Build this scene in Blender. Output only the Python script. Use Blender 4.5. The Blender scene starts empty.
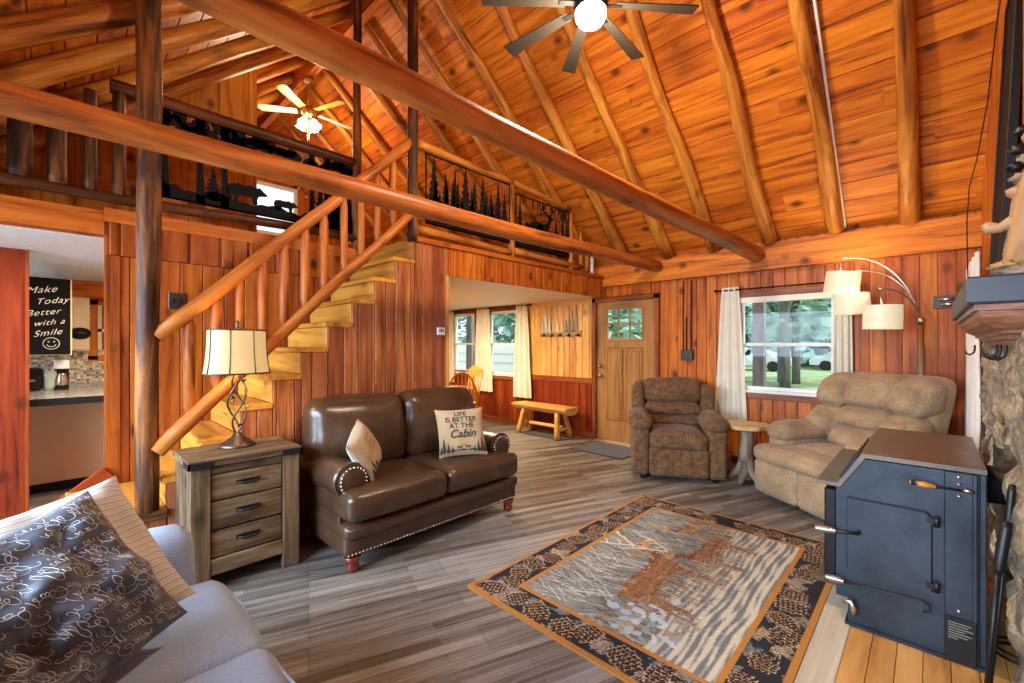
import bpy, math, random
import numpy as np
from mathutils import Vector, Matrix, noise
S = bpy.context.scene
COL = S.collection
R = random.Random(7)
V = Vector
pi = math.pi
D = math.radians

# ------------------------------------------------------------------ mesh builder
class MB:
    def __init__(s):
        s.v = []; s.f = []; s.mi = []; s.sm = []; s.rn = []; s.gc = []; s.col = None

    def add(s, vs, fs, gc=None, rnd=0.0, smooth=False, mi=0):
        o = len(s.v)
        s.v += [V(p) for p in vs]
        if gc is None:
            gc = [V(p) for p in vs]
        s.gc += [V(g) for g in gc]
        for q in fs:
            s.f.append([o + i for i in q]); s.mi.append(mi); s.sm.append(smooth); s.rn.append(rnd)
        return s

    def box(s, lo, hi, M=None, rnd=0.0, bev=0.0, mi=0, along=None):
        lo = V(lo); hi = V(hi); c = (lo + hi) / 2; h = (hi - lo) / 2
        b = min(bev, h.x * .9, h.y * .9, h.z * .9)
        if b <= 0:
            vs = [V((c.x + sx * h.x, c.y + sy * h.y, c.z + sz * h.z)) for sx in (-1, 1) for sy in (-1, 1) for sz in (-1, 1)]
            fs = [(0, 1, 3, 2), (4, 6, 7, 5), (0, 4, 5, 1), (2, 3, 7, 6), (0, 2, 6, 4), (1, 5, 7, 3)]
        else:
            vs = []; ix = {}
            for sx in (-1, 1):
                for sy in (-1, 1):
                    for sz in (-1, 1):
                        for ax in range(3):
                            p = [sx * (h.x - b), sy * (h.y - b), sz * (h.z - b)]
                            p[ax] = (sx, sy, sz)[ax] * h[ax]
                            ix[(sx, sy, sz, ax)] = len(vs); vs.append(c + V(p))
            fs = []
            for ax in range(3):
                u, w = (ax + 1) % 3, (ax + 2) % 3
                for sg in (-1, 1):
                    q = []
                    for a_, b_ in ((-1, -1), (1, -1), (1, 1), (-1, 1)):
                        k = [0, 0, 0]; k[ax] = sg; k[u] = a_; k[w] = b_
                        q.append(ix[(*k, ax)])
                    fs.append(q if sg > 0 else q[::-1])
            for ax in range(3):   # edges running along ax
                u, w = (ax + 1) % 3, (ax + 2) % 3
                for a_ in (-1, 1):
                    for b_ in (-1, 1):
                        k0 = [0, 0, 0]; k1 = [0, 0, 0]
                        k0[ax] = -1; k1[ax] = 1
                        for k in (k0, k1): k[u] = a_; k[w] = b_
                        q = [ix[(*k0, u)], ix[(*k1, u)], ix[(*k1, w)], ix[(*k0, w)]]
                        fs.append(q if a_ * b_ < 0 else q[::-1])
            for sx in (-1, 1):
                for sy in (-1, 1):
                    for sz in (-1, 1):
                        q = [ix[(sx, sy, sz, a)] for a in range(3)]
                        fs.append(q if sx * sy * sz > 0 else q[::-1])
        d = hi - lo
        if along is None:
            along = max(range(3), key=lambda i: d[i])
        o = V((R.uniform(0, 40), R.uniform(0, 40), R.uniform(0, 40)))
        others = [i for i in range(3) if i != along]
        gc = [V((p[along], p[others[0]], p[others[1]])) + o for p in vs]
        if M is not None:
            vs = [M @ p for p in vs]
        return s.add(vs, fs, gc, rnd, False, mi)

    def board(s, O, A, B, N, L, W, T, bev=.005, rnd=None):
        """board with its face towards N: runs L along A, W across B, front edges chamfered"""
        O = V(O)
        if rnd is None: rnd = R.uniform(-1, 1)
        g = min(bev * .6, W * .2); d = T * .35
        sec = [(0, 0), (W, 0), (W, d), (W - g, d), (W - g, T - g), (W - 2 * g, T), (2 * g, T), (g, T - g), (g, d), (0, d)]
        off = V((R.uniform(0, 60), R.uniform(0, 60), R.uniform(0, 60)))
        vs = []; gc = []
        for a in (0, L):
            for b, n in sec:
                vs.append(O + A * a + B * b + N * n); gc.append(V((a, b, n)) + off)
        k = len(sec)
        fs = [[i, (i + 1) % k, k + (i + 1) % k, k + i] for i in range(k)] + [list(range(k))[::-1], [k + i for i in range(k)]]
        if A.cross(B).dot(N) < 0: fs = [q[::-1] for q in fs]
        return s.add(vs, fs, gc, rnd)

    def tube(s, pts, rad, seg=10, cap=True, rnd=0.0, mi=0, flat=1.0, up=None, smooth=True):
        pts = [V(p) for p in pts]
        n = len(pts)
        if not isinstance(rad, (list, tuple)): rad = [rad] * n
        t0 = (pts[1] - pts[0]).normalized()
        ref = V(up) if up is not None else (V((0, 0, 1)) if abs(t0.z) < .9 else V((1, 0, 0)))
        x = t0.cross(ref).normalized(); y = x.cross(t0).normalized()
        vs = []; gc = []; L = 0; o = V((R.uniform(0, 60), R.uniform(0, 60), R.uniform(0, 60)))
        for i, p in enumerate(pts):
            if i: L += (p - pts[i - 1]).length
            t = ((pts[i + 1] if i < n - 1 else p) - (pts[i - 1] if i else p)).normalized()
            x = (x - t * x.dot(t)).normalized(); y = t.cross(x) * -1
            y = x.cross(t).normalized()
            for k in range(seg):
                a = 2 * pi * k / seg
                q = x * (math.cos(a) * rad[i]) + y * (math.sin(a) * rad[i] * flat)
                vs.append(p + q); gc.append(V((L, math.cos(a) * rad[i], math.sin(a) * rad[i])) + o)
        fs = []
        for i in range(n - 1):
            for k in range(seg):
                k2 = (k + 1) % seg
                fs.append([i * seg + k, i * seg + k2, (i + 1) * seg + k2, (i + 1) * seg + k])
        fs = [q[::-1] for q in fs]
        s.add(vs, fs, gc, rnd, smooth, mi)
        if cap:
            b = len(s.v) - n * seg
            s.f.append([b + k for k in range(seg)]); s.mi.append(mi); s.sm.append(False); s.rn.append(rnd)
            s.f.append([b + (n - 1) * seg + k for k in range(seg)][::-1]); s.mi.append(mi); s.sm.append(False); s.rn.append(rnd)
        return s

    def log(s, p0, p1, r0, r1=None, seg=14, n=8, wob=.05, rnd=None, bend=.0):
        p0 = V(p0); p1 = V(p1); r1 = r0 if r1 is None else r1
        sd = R.uniform(0, 99)
        d = p1 - p0
        perp = d.orthogonal().normalized(); perp2 = d.normalized().cross(perp)
        pts = []; rr = []
        for i in range(n + 1):
            t = i / n
            w = noise.noise(V((sd, t * 3.1, 0))) * bend; w2 = noise.noise(V((sd, t * 3.1, 9))) * bend
            pts.append(p0 + d * t + perp * w + perp2 * w2)
            rr.append((r0 + (r1 - r0) * t) * (1 + wob * noise.noise(V((sd, t * 6, 5)))))
        return s.tube(pts, rr, seg, rnd=R.uniform(-1, 1) if rnd is None else rnd)

    def lathe(s, prof, seg=20, O=(0, 0, 0), M=None, rnd=0.0, sx=1.0, sy=1.0, smooth=True, closed=True, mi=0):
        O = V(O); vs = []; gc = []; n = len(prof)
        for r, z in prof:
            for k in range(seg):
                a = 2 * pi * k / seg
                p = V((r * math.cos(a) * sx, r * math.sin(a) * sy, z))
                p = (M @ p if M is not None else p) + O
                vs.append(p); gc.append(V((z, r * math.cos(a), r * math.sin(a))))
        fs = []
        for i in range(n - 1):
            for k in range(seg):
                k2 = (k + 1) % seg
                fs.append([i * seg + k, i * seg + k2, (i + 1) * seg + k2, (i + 1) * seg + k])
        b = len(s.v)
        s.add(vs, fs, gc, rnd, smooth, mi)
        if closed:
            if prof[0][0] > 1e-5: s.f.append([b + k for k in range(seg)][::-1]); s.mi.append(mi); s.sm.append(False); s.rn.append(rnd)
            if prof[-1][0] > 1e-5: s.f.append([b + (n - 1) * seg + k for k in range(seg)]); s.mi.append(mi); s.sm.append(False); s.rn.append(rnd)
        return s

    def prism(s, poly, O, A, B, N, T, rnd=0.0, mi=0, along='a'):
        """polygon (a,b) in the plane A,B thickened by T along N"""
        O = V(O); A = V(A); B = V(B); N = V(N)
        k = len(poly); off = V((R.uniform(0, 30), R.uniform(0, 30), 0))
        vs = []; gc = []
        for t in (0, T):
            for a, b in poly:
                vs.append(O + A * a + B * b + N * t)
                gc.append((V((a, b, t)) if along == 'a' else V((b, a, t)) if along == 'b' else V((t, a, b))) + off)
        ar = sum(poly[i][0] * poly[(i + 1) % k][1] - poly[(i + 1) % k][0] * poly[i][1] for i in range(k))
        flip = (ar > 0) != (A.cross(B).dot(N) > 0)
        fs = [list(range(k))[::-1], [k + i for i in range(k)]] + [[i, (i + 1) % k, k + (i + 1) % k, k + i] for i in range(k)]
        if flip: fs = [q[::-1] for q in fs]
        return s.add(vs, fs, gc, rnd, False, mi)

    def grid(s, fn, nu, nv, closed_u=False, smooth=True, rnd=0.0, mi=0, flip=False, gcf=None):
        vs = [V(fn(i / (nu if closed_u else nu - 1), j / (nv - 1))) for j in range(nv) for i in range(nu)]
        gc = [V(gcf(i / (nu - 1), j / (nv - 1))) for j in range(nv) for i in range(nu)] if gcf else None
        fs = []
        for j in range(nv - 1):
            for i in range(nu if closed_u else nu - 1):
                i2 = (i + 1) % nu
                q = [j * nu + i, j * nu + i2, (j + 1) * nu + i2, (j + 1) * nu + i]
                fs.append(q[::-1] if flip else q)
        return s.add(vs, fs, gc, rnd, smooth, mi)

    def rbox(s, c, size, r=.05, puff=(0, 0, 0), n=9, M=None, fn=None, rnd=0.0, mi=0):
        """upholstered block: rounded box, faces bulged by puff, optionally deformed by fn"""
        c = V(c); h = V(size) / 2
        r = min(r, h.x, h.y, h.z)
        ts = [math.sin((i / (n - 1) - .5) * pi) for i in range(n)]
        ts = [.55 * t + .45 * (2 * i / (n - 1) - 1) for i, t in enumerate(ts)]
        vs = []; ix = {}; fs = []
        def put(p):
            k = (round(p[0], 5), round(p[1], 5), round(p[2], 5))
            if k in ix: return ix[k]
            P = V((p[0] * h.x, p[1] * h.y, p[2] * h.z))
            q = V([max(-(h[i] - r), min(h[i] - r, P[i])) for i in range(3)])
            d = P - q
            o = q + (d.normalized() * r if d.length > 1e-9 else d)
            for i in range(3):
                j, l = (i + 1) % 3, (i + 2) % 3
                o[i] += p[i] * puff[i] * (1 - p[j] ** 2) * (1 - p[l] ** 2)
            if fn: o = fn(o)
            o = o + c
            if M is not None: o = M @ o
            ix[k] = len(vs); vs.append(o); return ix[k]
        for ax in range(3):
            u, w = (ax + 1) % 3, (ax + 2) % 3
            for sg in (-1, 1):
                for i in range(n - 1):
                    for j in range(n - 1):
                        q = []
                        for a, b in ((i, j), (i + 1, j), (i + 1, j + 1), (i, j + 1)):
                            p = [0, 0, 0]; p[ax] = sg; p[u] = ts[a]; p[w] = ts[b]
                            q.append(put(p))
                        fs.append(q if sg > 0 else q[::-1])
        return s.add(vs, fs, None, rnd, True, mi)

    def build(s, name, mats, parent=None, loc=None, base=False):
        """one mesh object; with a parent the vertices are in the parent's space"""
        off = V((0, 0, 0))
        if base and s.v:
            xs = [p.x for p in s.v]; ys = [p.y for p in s.v]; zs = [p.z for p in s.v]
            off = V(((min(xs) + max(xs)) / 2, (min(ys) + max(ys)) / 2, min(zs)))
        me = bpy.data.meshes.new(name)
        me.from_pydata([tuple(p - off) for p in s.v], [], s.f)
        me.polygons.foreach_set('material_index', s.mi)
        me.polygons.foreach_set('use_smooth', s.sm)
        a = me.attributes.new('rnd', 'FLOAT', 'FACE'); a.data.foreach_set('value', s.rn)
        g = me.attributes.new('gc', 'FLOAT_VECTOR', 'POINT'); g.data.foreach_set('vector', [x for p in s.gc for x in p])
        if s.col is not None:
            k = me.attributes.new('col', 'FLOAT_COLOR', 'POINT'); k.data.foreach_set('color', s.col)
        for m in (mats if isinstance(mats, (list, tuple)) else [mats]): me.materials.append(m)
        me.update()
        o = bpy.data.objects.new(name, me); COL.objects.link(o)
        if parent is not None: o.parent = parent
        else: o.location = off if base else (loc or (0, 0, 0))
        return o

def thing(name, label, cat, loc=(0, 0, 0), rz=0.0, group=None):
    o = bpy.data.objects.new(name, None); COL.objects.link(o)
    o.empty_display_size = .1
    o.location = loc; o.rotation_euler = (0, 0, rz)
    o['label'] = label; o['category'] = cat
    if group: o['group'] = group
    return o

def tag(o, label, cat, group=None, kind=None):
    o['label'] = label; o['category'] = cat
    if group: o['group'] = group
    if kind: o['kind'] = kind
    return o

def struct(mb, name, m, base=False):
    o = mb.build(name, m, base=base); o['kind'] = 'structure'; return o

def copy_tree(o, parent=None):
    c = o.copy(); COL.objects.link(c)
    if parent is not None: c.parent = parent
    for ch in [x for x in o.children]: copy_tree(ch, c)
    return c

# ------------------------------------------------------------------ materials
def newmat(name):
    m = bpy.data.materials.new(name); m.use_nodes = True
    nt = m.node_tree; b = nt.nodes['Principled BSDF']
    return m, nt, b

def N(nt, t, **kw):
    n = nt.nodes.new(t)
    for k, v in kw.items(): setattr(n, k, v)
    return n

def mathn(nt, op, a, b=None):
    n = N(nt, 'ShaderNodeMath', operation=op)
    for i, x in enumerate((a, b)):
        if x is None: continue
        if isinstance(x, (int, float)): n.inputs[i].default_value = x
        else: nt.links.new(x, n.inputs[i])
    return n.outputs[0]

def ramp(nt, fac, stops):
    n = N(nt, 'ShaderNodeValToRGB'); e = n.color_ramp.elements
    while len(e) < len(stops): e.new(.5)
    for x, (p, c) in zip(e, stops): x.position = p; x.color = (*c, 1)
    nt.links.new(fac, n.inputs[0]); return n.outputs[0]

def mixc(nt, fac, a, b, mode='MIX'):
    n = N(nt, 'ShaderNodeMix', data_type='RGBA', blend_type=mode)
    for i, x in ((0, fac), (6, a), (7, b)):
        if isinstance(x, (int, float)): n.inputs[i].default_value = x
        elif isinstance(x, tuple): n.inputs[i].default_value = (*x, 1)
        else: nt.links.new(x, n.inputs[i])
    return n.outputs[2]

def noisen(nt, vec, scale, detail=4, rough=.6, dist=0.0):
    n = N(nt, 'ShaderNodeTexNoise'); n.inputs['Scale'].default_value = scale
    n.inputs['Detail'].default_value = detail; n.inputs['Roughness'].default_value = rough; n.inputs['Distortion'].default_value = dist
    if vec is not None: nt.links.new(vec, n.inputs['Vector'])
    return n.outputs['Fac']

def vscale(nt, vec, sc):
    n = N(nt, 'ShaderNodeMapping'); n.inputs['Scale'].default_value = sc
    nt.links.new(vec, n.inputs['Vector']); return n.outputs[0]

def attr(nt, name, out='Vector'):
    n = N(nt, 'ShaderNodeAttribute', attribute_name=name); return n.outputs[out]

def bump(nt, b, h, strength=.3, dist=.01):
    n = N(nt, 'ShaderNodeBump'); n.inputs['Strength'].default_value = strength; n.inputs['Distance'].default_value = dist
    nt.links.new(h, n.inputs['Height']); nt.links.new(n.outputs[0], b.inputs['Normal'])

def wood(name, dark, mid, light, rough=.5, var=.16, knots=.6, stretch=14, spec=.22, streak=0.0, bumps=.25):
    m, nt, b = newmat(name)
    gc = attr(nt, 'gc')
    g1 = noisen(nt, vscale(nt, gc, (1.1, stretch, stretch)), 1.0, 5, .62, .6)
    g2 = noisen(nt, vscale(nt, gc, (2.5, stretch * 5, stretch * 5)), 1.0, 3, .6)
    f = mathn(nt, 'ADD', mathn(nt, 'MULTIPLY', g1, .75), mathn(nt, 'MULTIPLY', g2, .25))
    col = ramp(nt, f, [(.34, dark), (.47, mid), (.64, light)])
    r = attr(nt, 'rnd', 'Fac')
    hv = N(nt, 'ShaderNodeHueSaturation')
    nt.links.new(col, hv.inputs['Color'])
    nt.links.new(mathn(nt, 'ADD', mathn(nt, 'MULTIPLY', r, var), 1.0), hv.inputs['Value'])
    nt.links.new(mathn(nt, 'ADD', mathn(nt, 'MULTIPLY', r, .006), .5), hv.inputs['Hue'])
    col = hv.outputs[0]
    if streak > 0:
        st = noisen(nt, vscale(nt, gc, (.9, 5, 5)), 1.0, 4, .7, 1.2)
        col = mixc(nt, mathn(nt, 'MULTIPLY', ramp(nt, st, [(.52, (0, 0, 0)), (.66, (1, 1, 1))]), streak), col, dark)
    if knots > 0:
        vo = N(nt, 'ShaderNodeTexVoronoi'); vo.inputs['Scale'].default_value = 1.0
        nt.links.new(vscale(nt, gc, (3.6, 5.0, 5.0)), vo.inputs['Vector'])
        sp_ = N(nt, 'ShaderNodeSeparateColor'); nt.links.new(vo.outputs['Color'], sp_.inputs[0])
        dd = mathn(nt, 'ADD', vo.outputs['Distance'], mathn(nt, 'MULTIPLY', mathn(nt, 'LESS_THAN', sp_.outputs[0], .42), 1.0))
        dd = mathn(nt, 'ADD', dd, mathn(nt, 'MULTIPLY', g2, .06))
        k = ramp(nt, dd, [(.12, (1, 1, 1)), (.19, (.6, .6, .6)), (.30, (0, 0, 0))])
        col = mixc(nt, mathn(nt, 'MULTIPLY', k, knots), col, tuple(c * .35 for c in dark))
    nt.links.new(col, b.inputs['Base Color'])
    b.inputs['Roughness'].default_value = rough
    b.inputs['Specular IOR Level'].default_value = spec
    if bumps: bump(nt, b, f, bumps, .004)
    return m

def plain(name, col, rough=.5, metal=0.0, spec=.5, var=.0, vs=6, bumps=0.0, bs=40, sheen=0.0, coat=0.0):
    m, nt, b = newmat(name)
    tc = N(nt, 'ShaderNodeTexCoord').outputs['Object']
    if var > 0:
        n = noisen(nt, tc, vs, 5, .65)
        c = ramp(nt, n, [(.3, tuple(x * (1 - var) for x in col)), (.7, tuple(min(1, x * (1 + var)) for x in col))])
        nt.links.new(c, b.inputs['Base Color'])
    else: b.inputs['Base Color'].default_value = (*col, 1)
    b.inputs['Roughness'].default_value = rough; b.inputs['Metallic'].default_value = metal
    b.inputs['Specular IOR Level'].default_value = spec
    b.inputs['Sheen Weight'].default_value = sheen; b.inputs['Coat Weight'].default_value = coat
    if bumps: bump(nt, b, noisen(nt, tc, bs, 4, .6), bumps, .006)
    return m

def fabric(name, col, var=.3, scale=260, patch=7, patchv=.25, rough=.95, sheen=.3, bumps=.35):
    m, nt, b = newmat(name)
    tc = N(nt, 'ShaderNodeTexCoord').outputs['Object']
    f = noisen(nt, tc, scale, 2, .6); p = noisen(nt, tc, patch, 4, .6)
    c = ramp(nt, f, [(.3, tuple(x * (1 - var) for x in col)), (.7, tuple(x * (1 + var) for x in col))])
    c = mixc(nt, 1.0, c, ramp(nt, p, [(.3, (1 - patchv,) * 3), (.7, (1, 1, 1))]), 'MULTIPLY')
    nt.links.new(c, b.inputs['Base Color'])
    b.inputs['Roughness'].default_value = rough; b.inputs['Sheen Weight'].default_value = sheen
    b.inputs['Specular IOR Level'].default_value = .2
    bump(nt, b, f, bumps, .002)
    return m

def vcol(name, rough=.95, fuzz=.25):
    m, nt, b = newmat(name)
    tc = N(nt, 'ShaderNodeTexCoord').outputs['Object']
    c = attr(nt, 'col', 'Color'); f = noisen(nt, tc, 300, 2, .6)
    c = mixc(nt, 1.0, c, ramp(nt, f, [(.3, (1 - fuzz,) * 3), (.7, (1 + fuzz,) * 3)]), 'MULTIPLY')
    nt.links.new(c, b.inputs['Base Color']); b.inputs['Roughness'].default_value = rough
    b.inputs['Specular IOR Level'].default_value = .15
    bump(nt, b, f, .4, .002)
    return m

def emit(name, col, st, base=(.8, .8, .75)):
    m, nt, b = newmat(name)
    b.inputs['Base Color'].default_value = (*base, 1)
    b.inputs['Emission Color'].default_value = (*col, 1); b.inputs['Emission Strength'].default_value = st
    return m

def glass(name, tint=(1, 1, 1), refl=.007):
    m, nt, b = newmat(name)
    nt.nodes.remove(b)
    t = N(nt, 'ShaderNodeBsdfTransparent'); t.inputs[0].default_value = (*tint, 1)
    g = N(nt, 'ShaderNodeBsdfGlossy'); g.inputs['Roughness'].default_value = .02
    x = N(nt, 'ShaderNodeMixShader'); x.inputs[0].default_value = refl
    nt.links.new(t.outputs[0], x.inputs[1]); nt.links.new(g.outputs[0], x.inputs[2])
    nt.links.new(x.outputs[0], nt.nodes['Material Output'].inputs[0])
    return m

M = {}
M['pine'] = wood('pine_board', (.15, .025, .003), (.40, .090, .008), (.58, .165, .018), rough=.46, var=.13, knots=.85)
M['pine_ceiling'] = wood('pine_ceiling_board', (.17, .030, .003), (.46, .112, .008), (.66, .20, .018), rough=.5, var=.13, knots=.85)
M['pine_red'] = wood('red_stained_board', (.085, .010, .002), (.22, .030, .005), (.30, .050, .008), rough=.46, var=.2, knots=.6)
M['pine_yellow'] = wood('honey_pine_board', (.40, .17, .035), (.60, .29, .07), (.72, .40, .12), rough=.4, var=.15, knots=.55)
M['pine_stair'] = wood('stair_wall_board', (.13, .032, .009), (.30, .085, .024), (.46, .16, .06), rough=.42, var=.22, knots=.6, streak=.35)
M['pine_shaded'] = wood('shaded_board', (.10, .016, .002), (.28, .058, .006), (.42, .105, .012), rough=.46, var=.16, knots=.85)  # pine copy with the stair wall's shade darkened into the colour
M['pine_loft'] = wood('loft_board', (.30, .085, .010), (.58, .22, .030), (.70, .33, .06), rough=.46, var=.15, knots=.85)  # yellower pine, with the bright light on the partition put into its colour
M['log'] = wood('peeled_log', (.085, .022, .004), (.38, .12, .016), (.62, .26, .045), rough=.44, var=.2, knots=.5, stretch=9, streak=.5)
M['log_red'] = wood('varnished_red_log', (.09, .020, .005), (.36, .092, .015), (.54, .175, .035), rough=.42, var=.18, knots=.5, stretch=9, streak=.4)
M['log_dark'] = wood('dark_weathered_log', (.014, .005, .002), (.055, .018, .006), (.30, .10, .018), rough=.55, var=.25, knots=.6, stretch=9, streak=.75)
M['log_rail'] = wood('dark_rail_log', (.018, .005, .002), (.07, .018, .005), (.17, .05, .013), rough=.45, var=.2, knots=.5, stretch=9, streak=.5)
M['tread'] = wood('yellow_tread_board', (.28, .095, .012), (.50, .195, .026), (.62, .28, .045), rough=.4, var=.2, knots=.5)
M['trim'] = wood('reddish_trim_board', (.10, .022, .007), (.22, .055, .015), (.32, .095, .03), rough=.4, var=.2, knots=.4)
M['doorwood'] = wood('door_board', (.20, .085, .020), (.32, .15, .042), (.40, .20, .065), rough=.4, var=.1, knots=0)
M['rustic'] = wood('rustic_grey_brown', (.022, .013, .007), (.095, .054, .026), (.22, .145, .078), rough=.6, var=.22, knots=.5, stretch=8, streak=.6, bumps=.5)
M['bench'] = wood('pale_bench_log', (.42, .19, .04), (.62, .34, .09), (.75, .47, .16), rough=.4, var=.12, knots=.4)
M['oak'] = wood('golden_oak', (.30, .11, .018), (.50, .21, .035), (.60, .28, .06), rough=.35, var=.12, knots=.0)
M['shelfwood'] = wood('mantel_moulding', (.07, .022, .010), (.20, .075, .035), (.36, .16, .085), rough=.33, var=.15, knots=.3)
M['osb'] = wood('hearth_board', (.30, .12, .030), (.50, .23, .06), (.62, .32, .10), rough=.5, var=.18, knots=.4, stretch=6)
M['grey_board'] = wood('grey_hearth_edge', (.32, .26, .18), (.46, .38, .27), (.56, .48, .35), rough=.6, var=.1, knots=.2)
M['slab'] = wood('log_slab', (.34, .17, .05), (.58, .34, .12), (.74, .50, .22), rough=.4, var=.1, knots=.3, stretch=5)
M['bark'] = wood('grey_driftwood', (.05, .034, .022), (.17, .115, .075), (.36, .26, .17), rough=.7, var=.1, knots=.4, stretch=9, streak=.5, bumps=.6)
M['black'] = plain('black_metal', (.012, .012, .013), .45, .6)
M['blackpanel'] = plain('black_cut_steel', (.007, .006, .005), .8, 0, .15)
M['iron'] = plain('dark_iron', (.03, .028, .028), .45, .8)
M['stove'] = plain('stove_steel', (.032, .042, .054), .40, .5, var=.5, vs=3.5, bumps=.12, bs=30)
M['stove_top'] = plain('stove_top_plate', (.15, .115, .085), .34, .7, var=.25, vs=4)
M['steel'] = plain('brushed_steel', (.55, .53, .50), .28, 1.0)
M['nickel'] = plain('worn_nickel', (.60, .56, .50), .3, 1.0)
M['bronze'] = plain('bronze', (.10, .065, .04), .4, .8, var=.3, vs=20)
M['leather'] = plain('brown_leather', (.056, .028, .014), .30, 0, .55, var=.35, vs=5, bumps=.18, bs=90)
M['nail'] = plain('nailhead', (.55, .45, .36), .3, 1.0)
M['chairfoot'] = plain('red_varnished_foot', (.16, .022, .010), .25, 0, .6)
M['suede_dark'] = fabric('brown_velour', (.175, .088, .038), var=.4, scale=60, patch=16, patchv=.6, sheen=.08)
M['suede'] = fabric('taupe_suede', (.37, .245, .130), var=.22, scale=80, patch=7, patchv=.34, sheen=.1)
M['couch'] = fabric('pale_grey_weave', (.29, .37, .50), var=.16, scale=230, patch=5, patchv=.12, sheen=.1)
M['curtain'] = fabric('cream_curtain', (.72, .66, .53), var=.06, scale=200, patch=4, patchv=.15, sheen=.1, bumps=.1)
M['whitecloth'] = fabric('white_cloth', (.80, .75, .68), var=.05, scale=200, patch=4, patchv=.15, sheen=.1, bumps=.1)
M['scriptpil'] = plain('taupe_satin', (.052, .058, .074), .45, 0, .4, var=.2, vs=5, sheen=.2)
M['print'] = plain('white_script', (.62, .60, .58), .7)
M['burlap'] = fabric('burlap', (.40, .27, .14), var=.3, scale=200, patch=6, patchv=.15)
M['burlap_print'] = plain('dark_print', (.02, .025, .025), .8)
M['white'] = plain('white_paint', (.78, .75, .70), .5)
M['offwhite'] = plain('cream_paint', (.74, .64, .46), .45)
M['beige'] = plain('beige_panel', (.68, .44, .24), .6, var=.06, vs=3)
M['popcorn'] = plain('popcorn_ceiling', (.60, .58, .55), .95, var=.2, vs=60, bumps=.9, bs=60)
M['counter'] = plain('grey_counter', (.30, .29, .28), .2, 0, .6, var=.5, vs=25)
M['chalk'] = plain('chalkboard', (.005, .0055, .006), .8, 0, .12)
M['chalkline'] = plain('white_chalk', (.72, .72, .70), .9)
M['glass'] = glass('window_glass')
M['shade'] = emit('lamp_shade_lit', (1.0, .66, .26), .33, (.30, .22, .11))
M['drum'] = emit('drum_shade_lit', (1.0, .86, .52), .26, (.46, .42, .31))
M['bulb'] = emit('lit_globe', (1.0, .90, .70), 14)
M['darkmat'] = fabric('charcoal_mat', (.026, .021, .017), var=.4, scale=90, patch=8, patchv=.3)
M['plastic'] = plain('white_plastic', (.7, .68, .62), .4)
M['darkplate'] = plain('bronze_plate', (.05, .035, .028), .4, .5)
M['tvframe'] = plain('dark_panel', (.014, .009, .007), .7, 0, .15)
# ------------------------------------------------------------------ the room
X3, Y3, Z3 = V((1, 0, 0)), V((0, 1, 0)), V((0, 0, 1))
YW = 5.55          # front wall
XS = -3.42         # side of the stairs and edge of the loft
XL = -4.30         # wall behind the stairs
XR = .34           # chimney wall
RY, RZ, SL = 2.30, 5.3225, .85
def roof(y): return RZ - SL * abs(y - RY)

def board_field(mb, O, A, B, Nn, length, W, bw, holes=(), T=.02, cuts=(), bev=.005, bot=None):
    """boards run along A, laid side by side along B; length(b) gives their top end; holes are (a0,a1,b0,b1)"""
    bs = {0.0, W}
    k = R.uniform(.2, 1) * bw
    while k < W: bs.add(k); k += bw
    for h in holes:
        bs |= {max(0, min(W, h[2])), max(0, min(W, h[3]))}
    for c in cuts: bs.add(c)
    bs = sorted(bs)
    for b0, b1 in zip(bs, bs[1:]):
        if b1 - b0 < .004: continue
        m = (b0 + b1) / 2
        segs = [(bot(m) if bot else 0.0, length(m))]
        for a0, a1, h0, h1 in holes:
            if h0 < m < h1:
                ns = []
                for s0, s1 in segs:
                    if a0 > s0: ns.append((s0, min(a0, s1)))
                    if a1 < s1: ns.append((max(a1, s0), s1))
                segs = [q for q in ns if q[1] - q[0] > .005]
        r = R.uniform(-1, 1)
        for s0, s1 in segs:
            mb.board(O + A * s0 + B * b0, A, B, Nn, s1 - s0, b1 - b0, T, bev, r)

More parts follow.
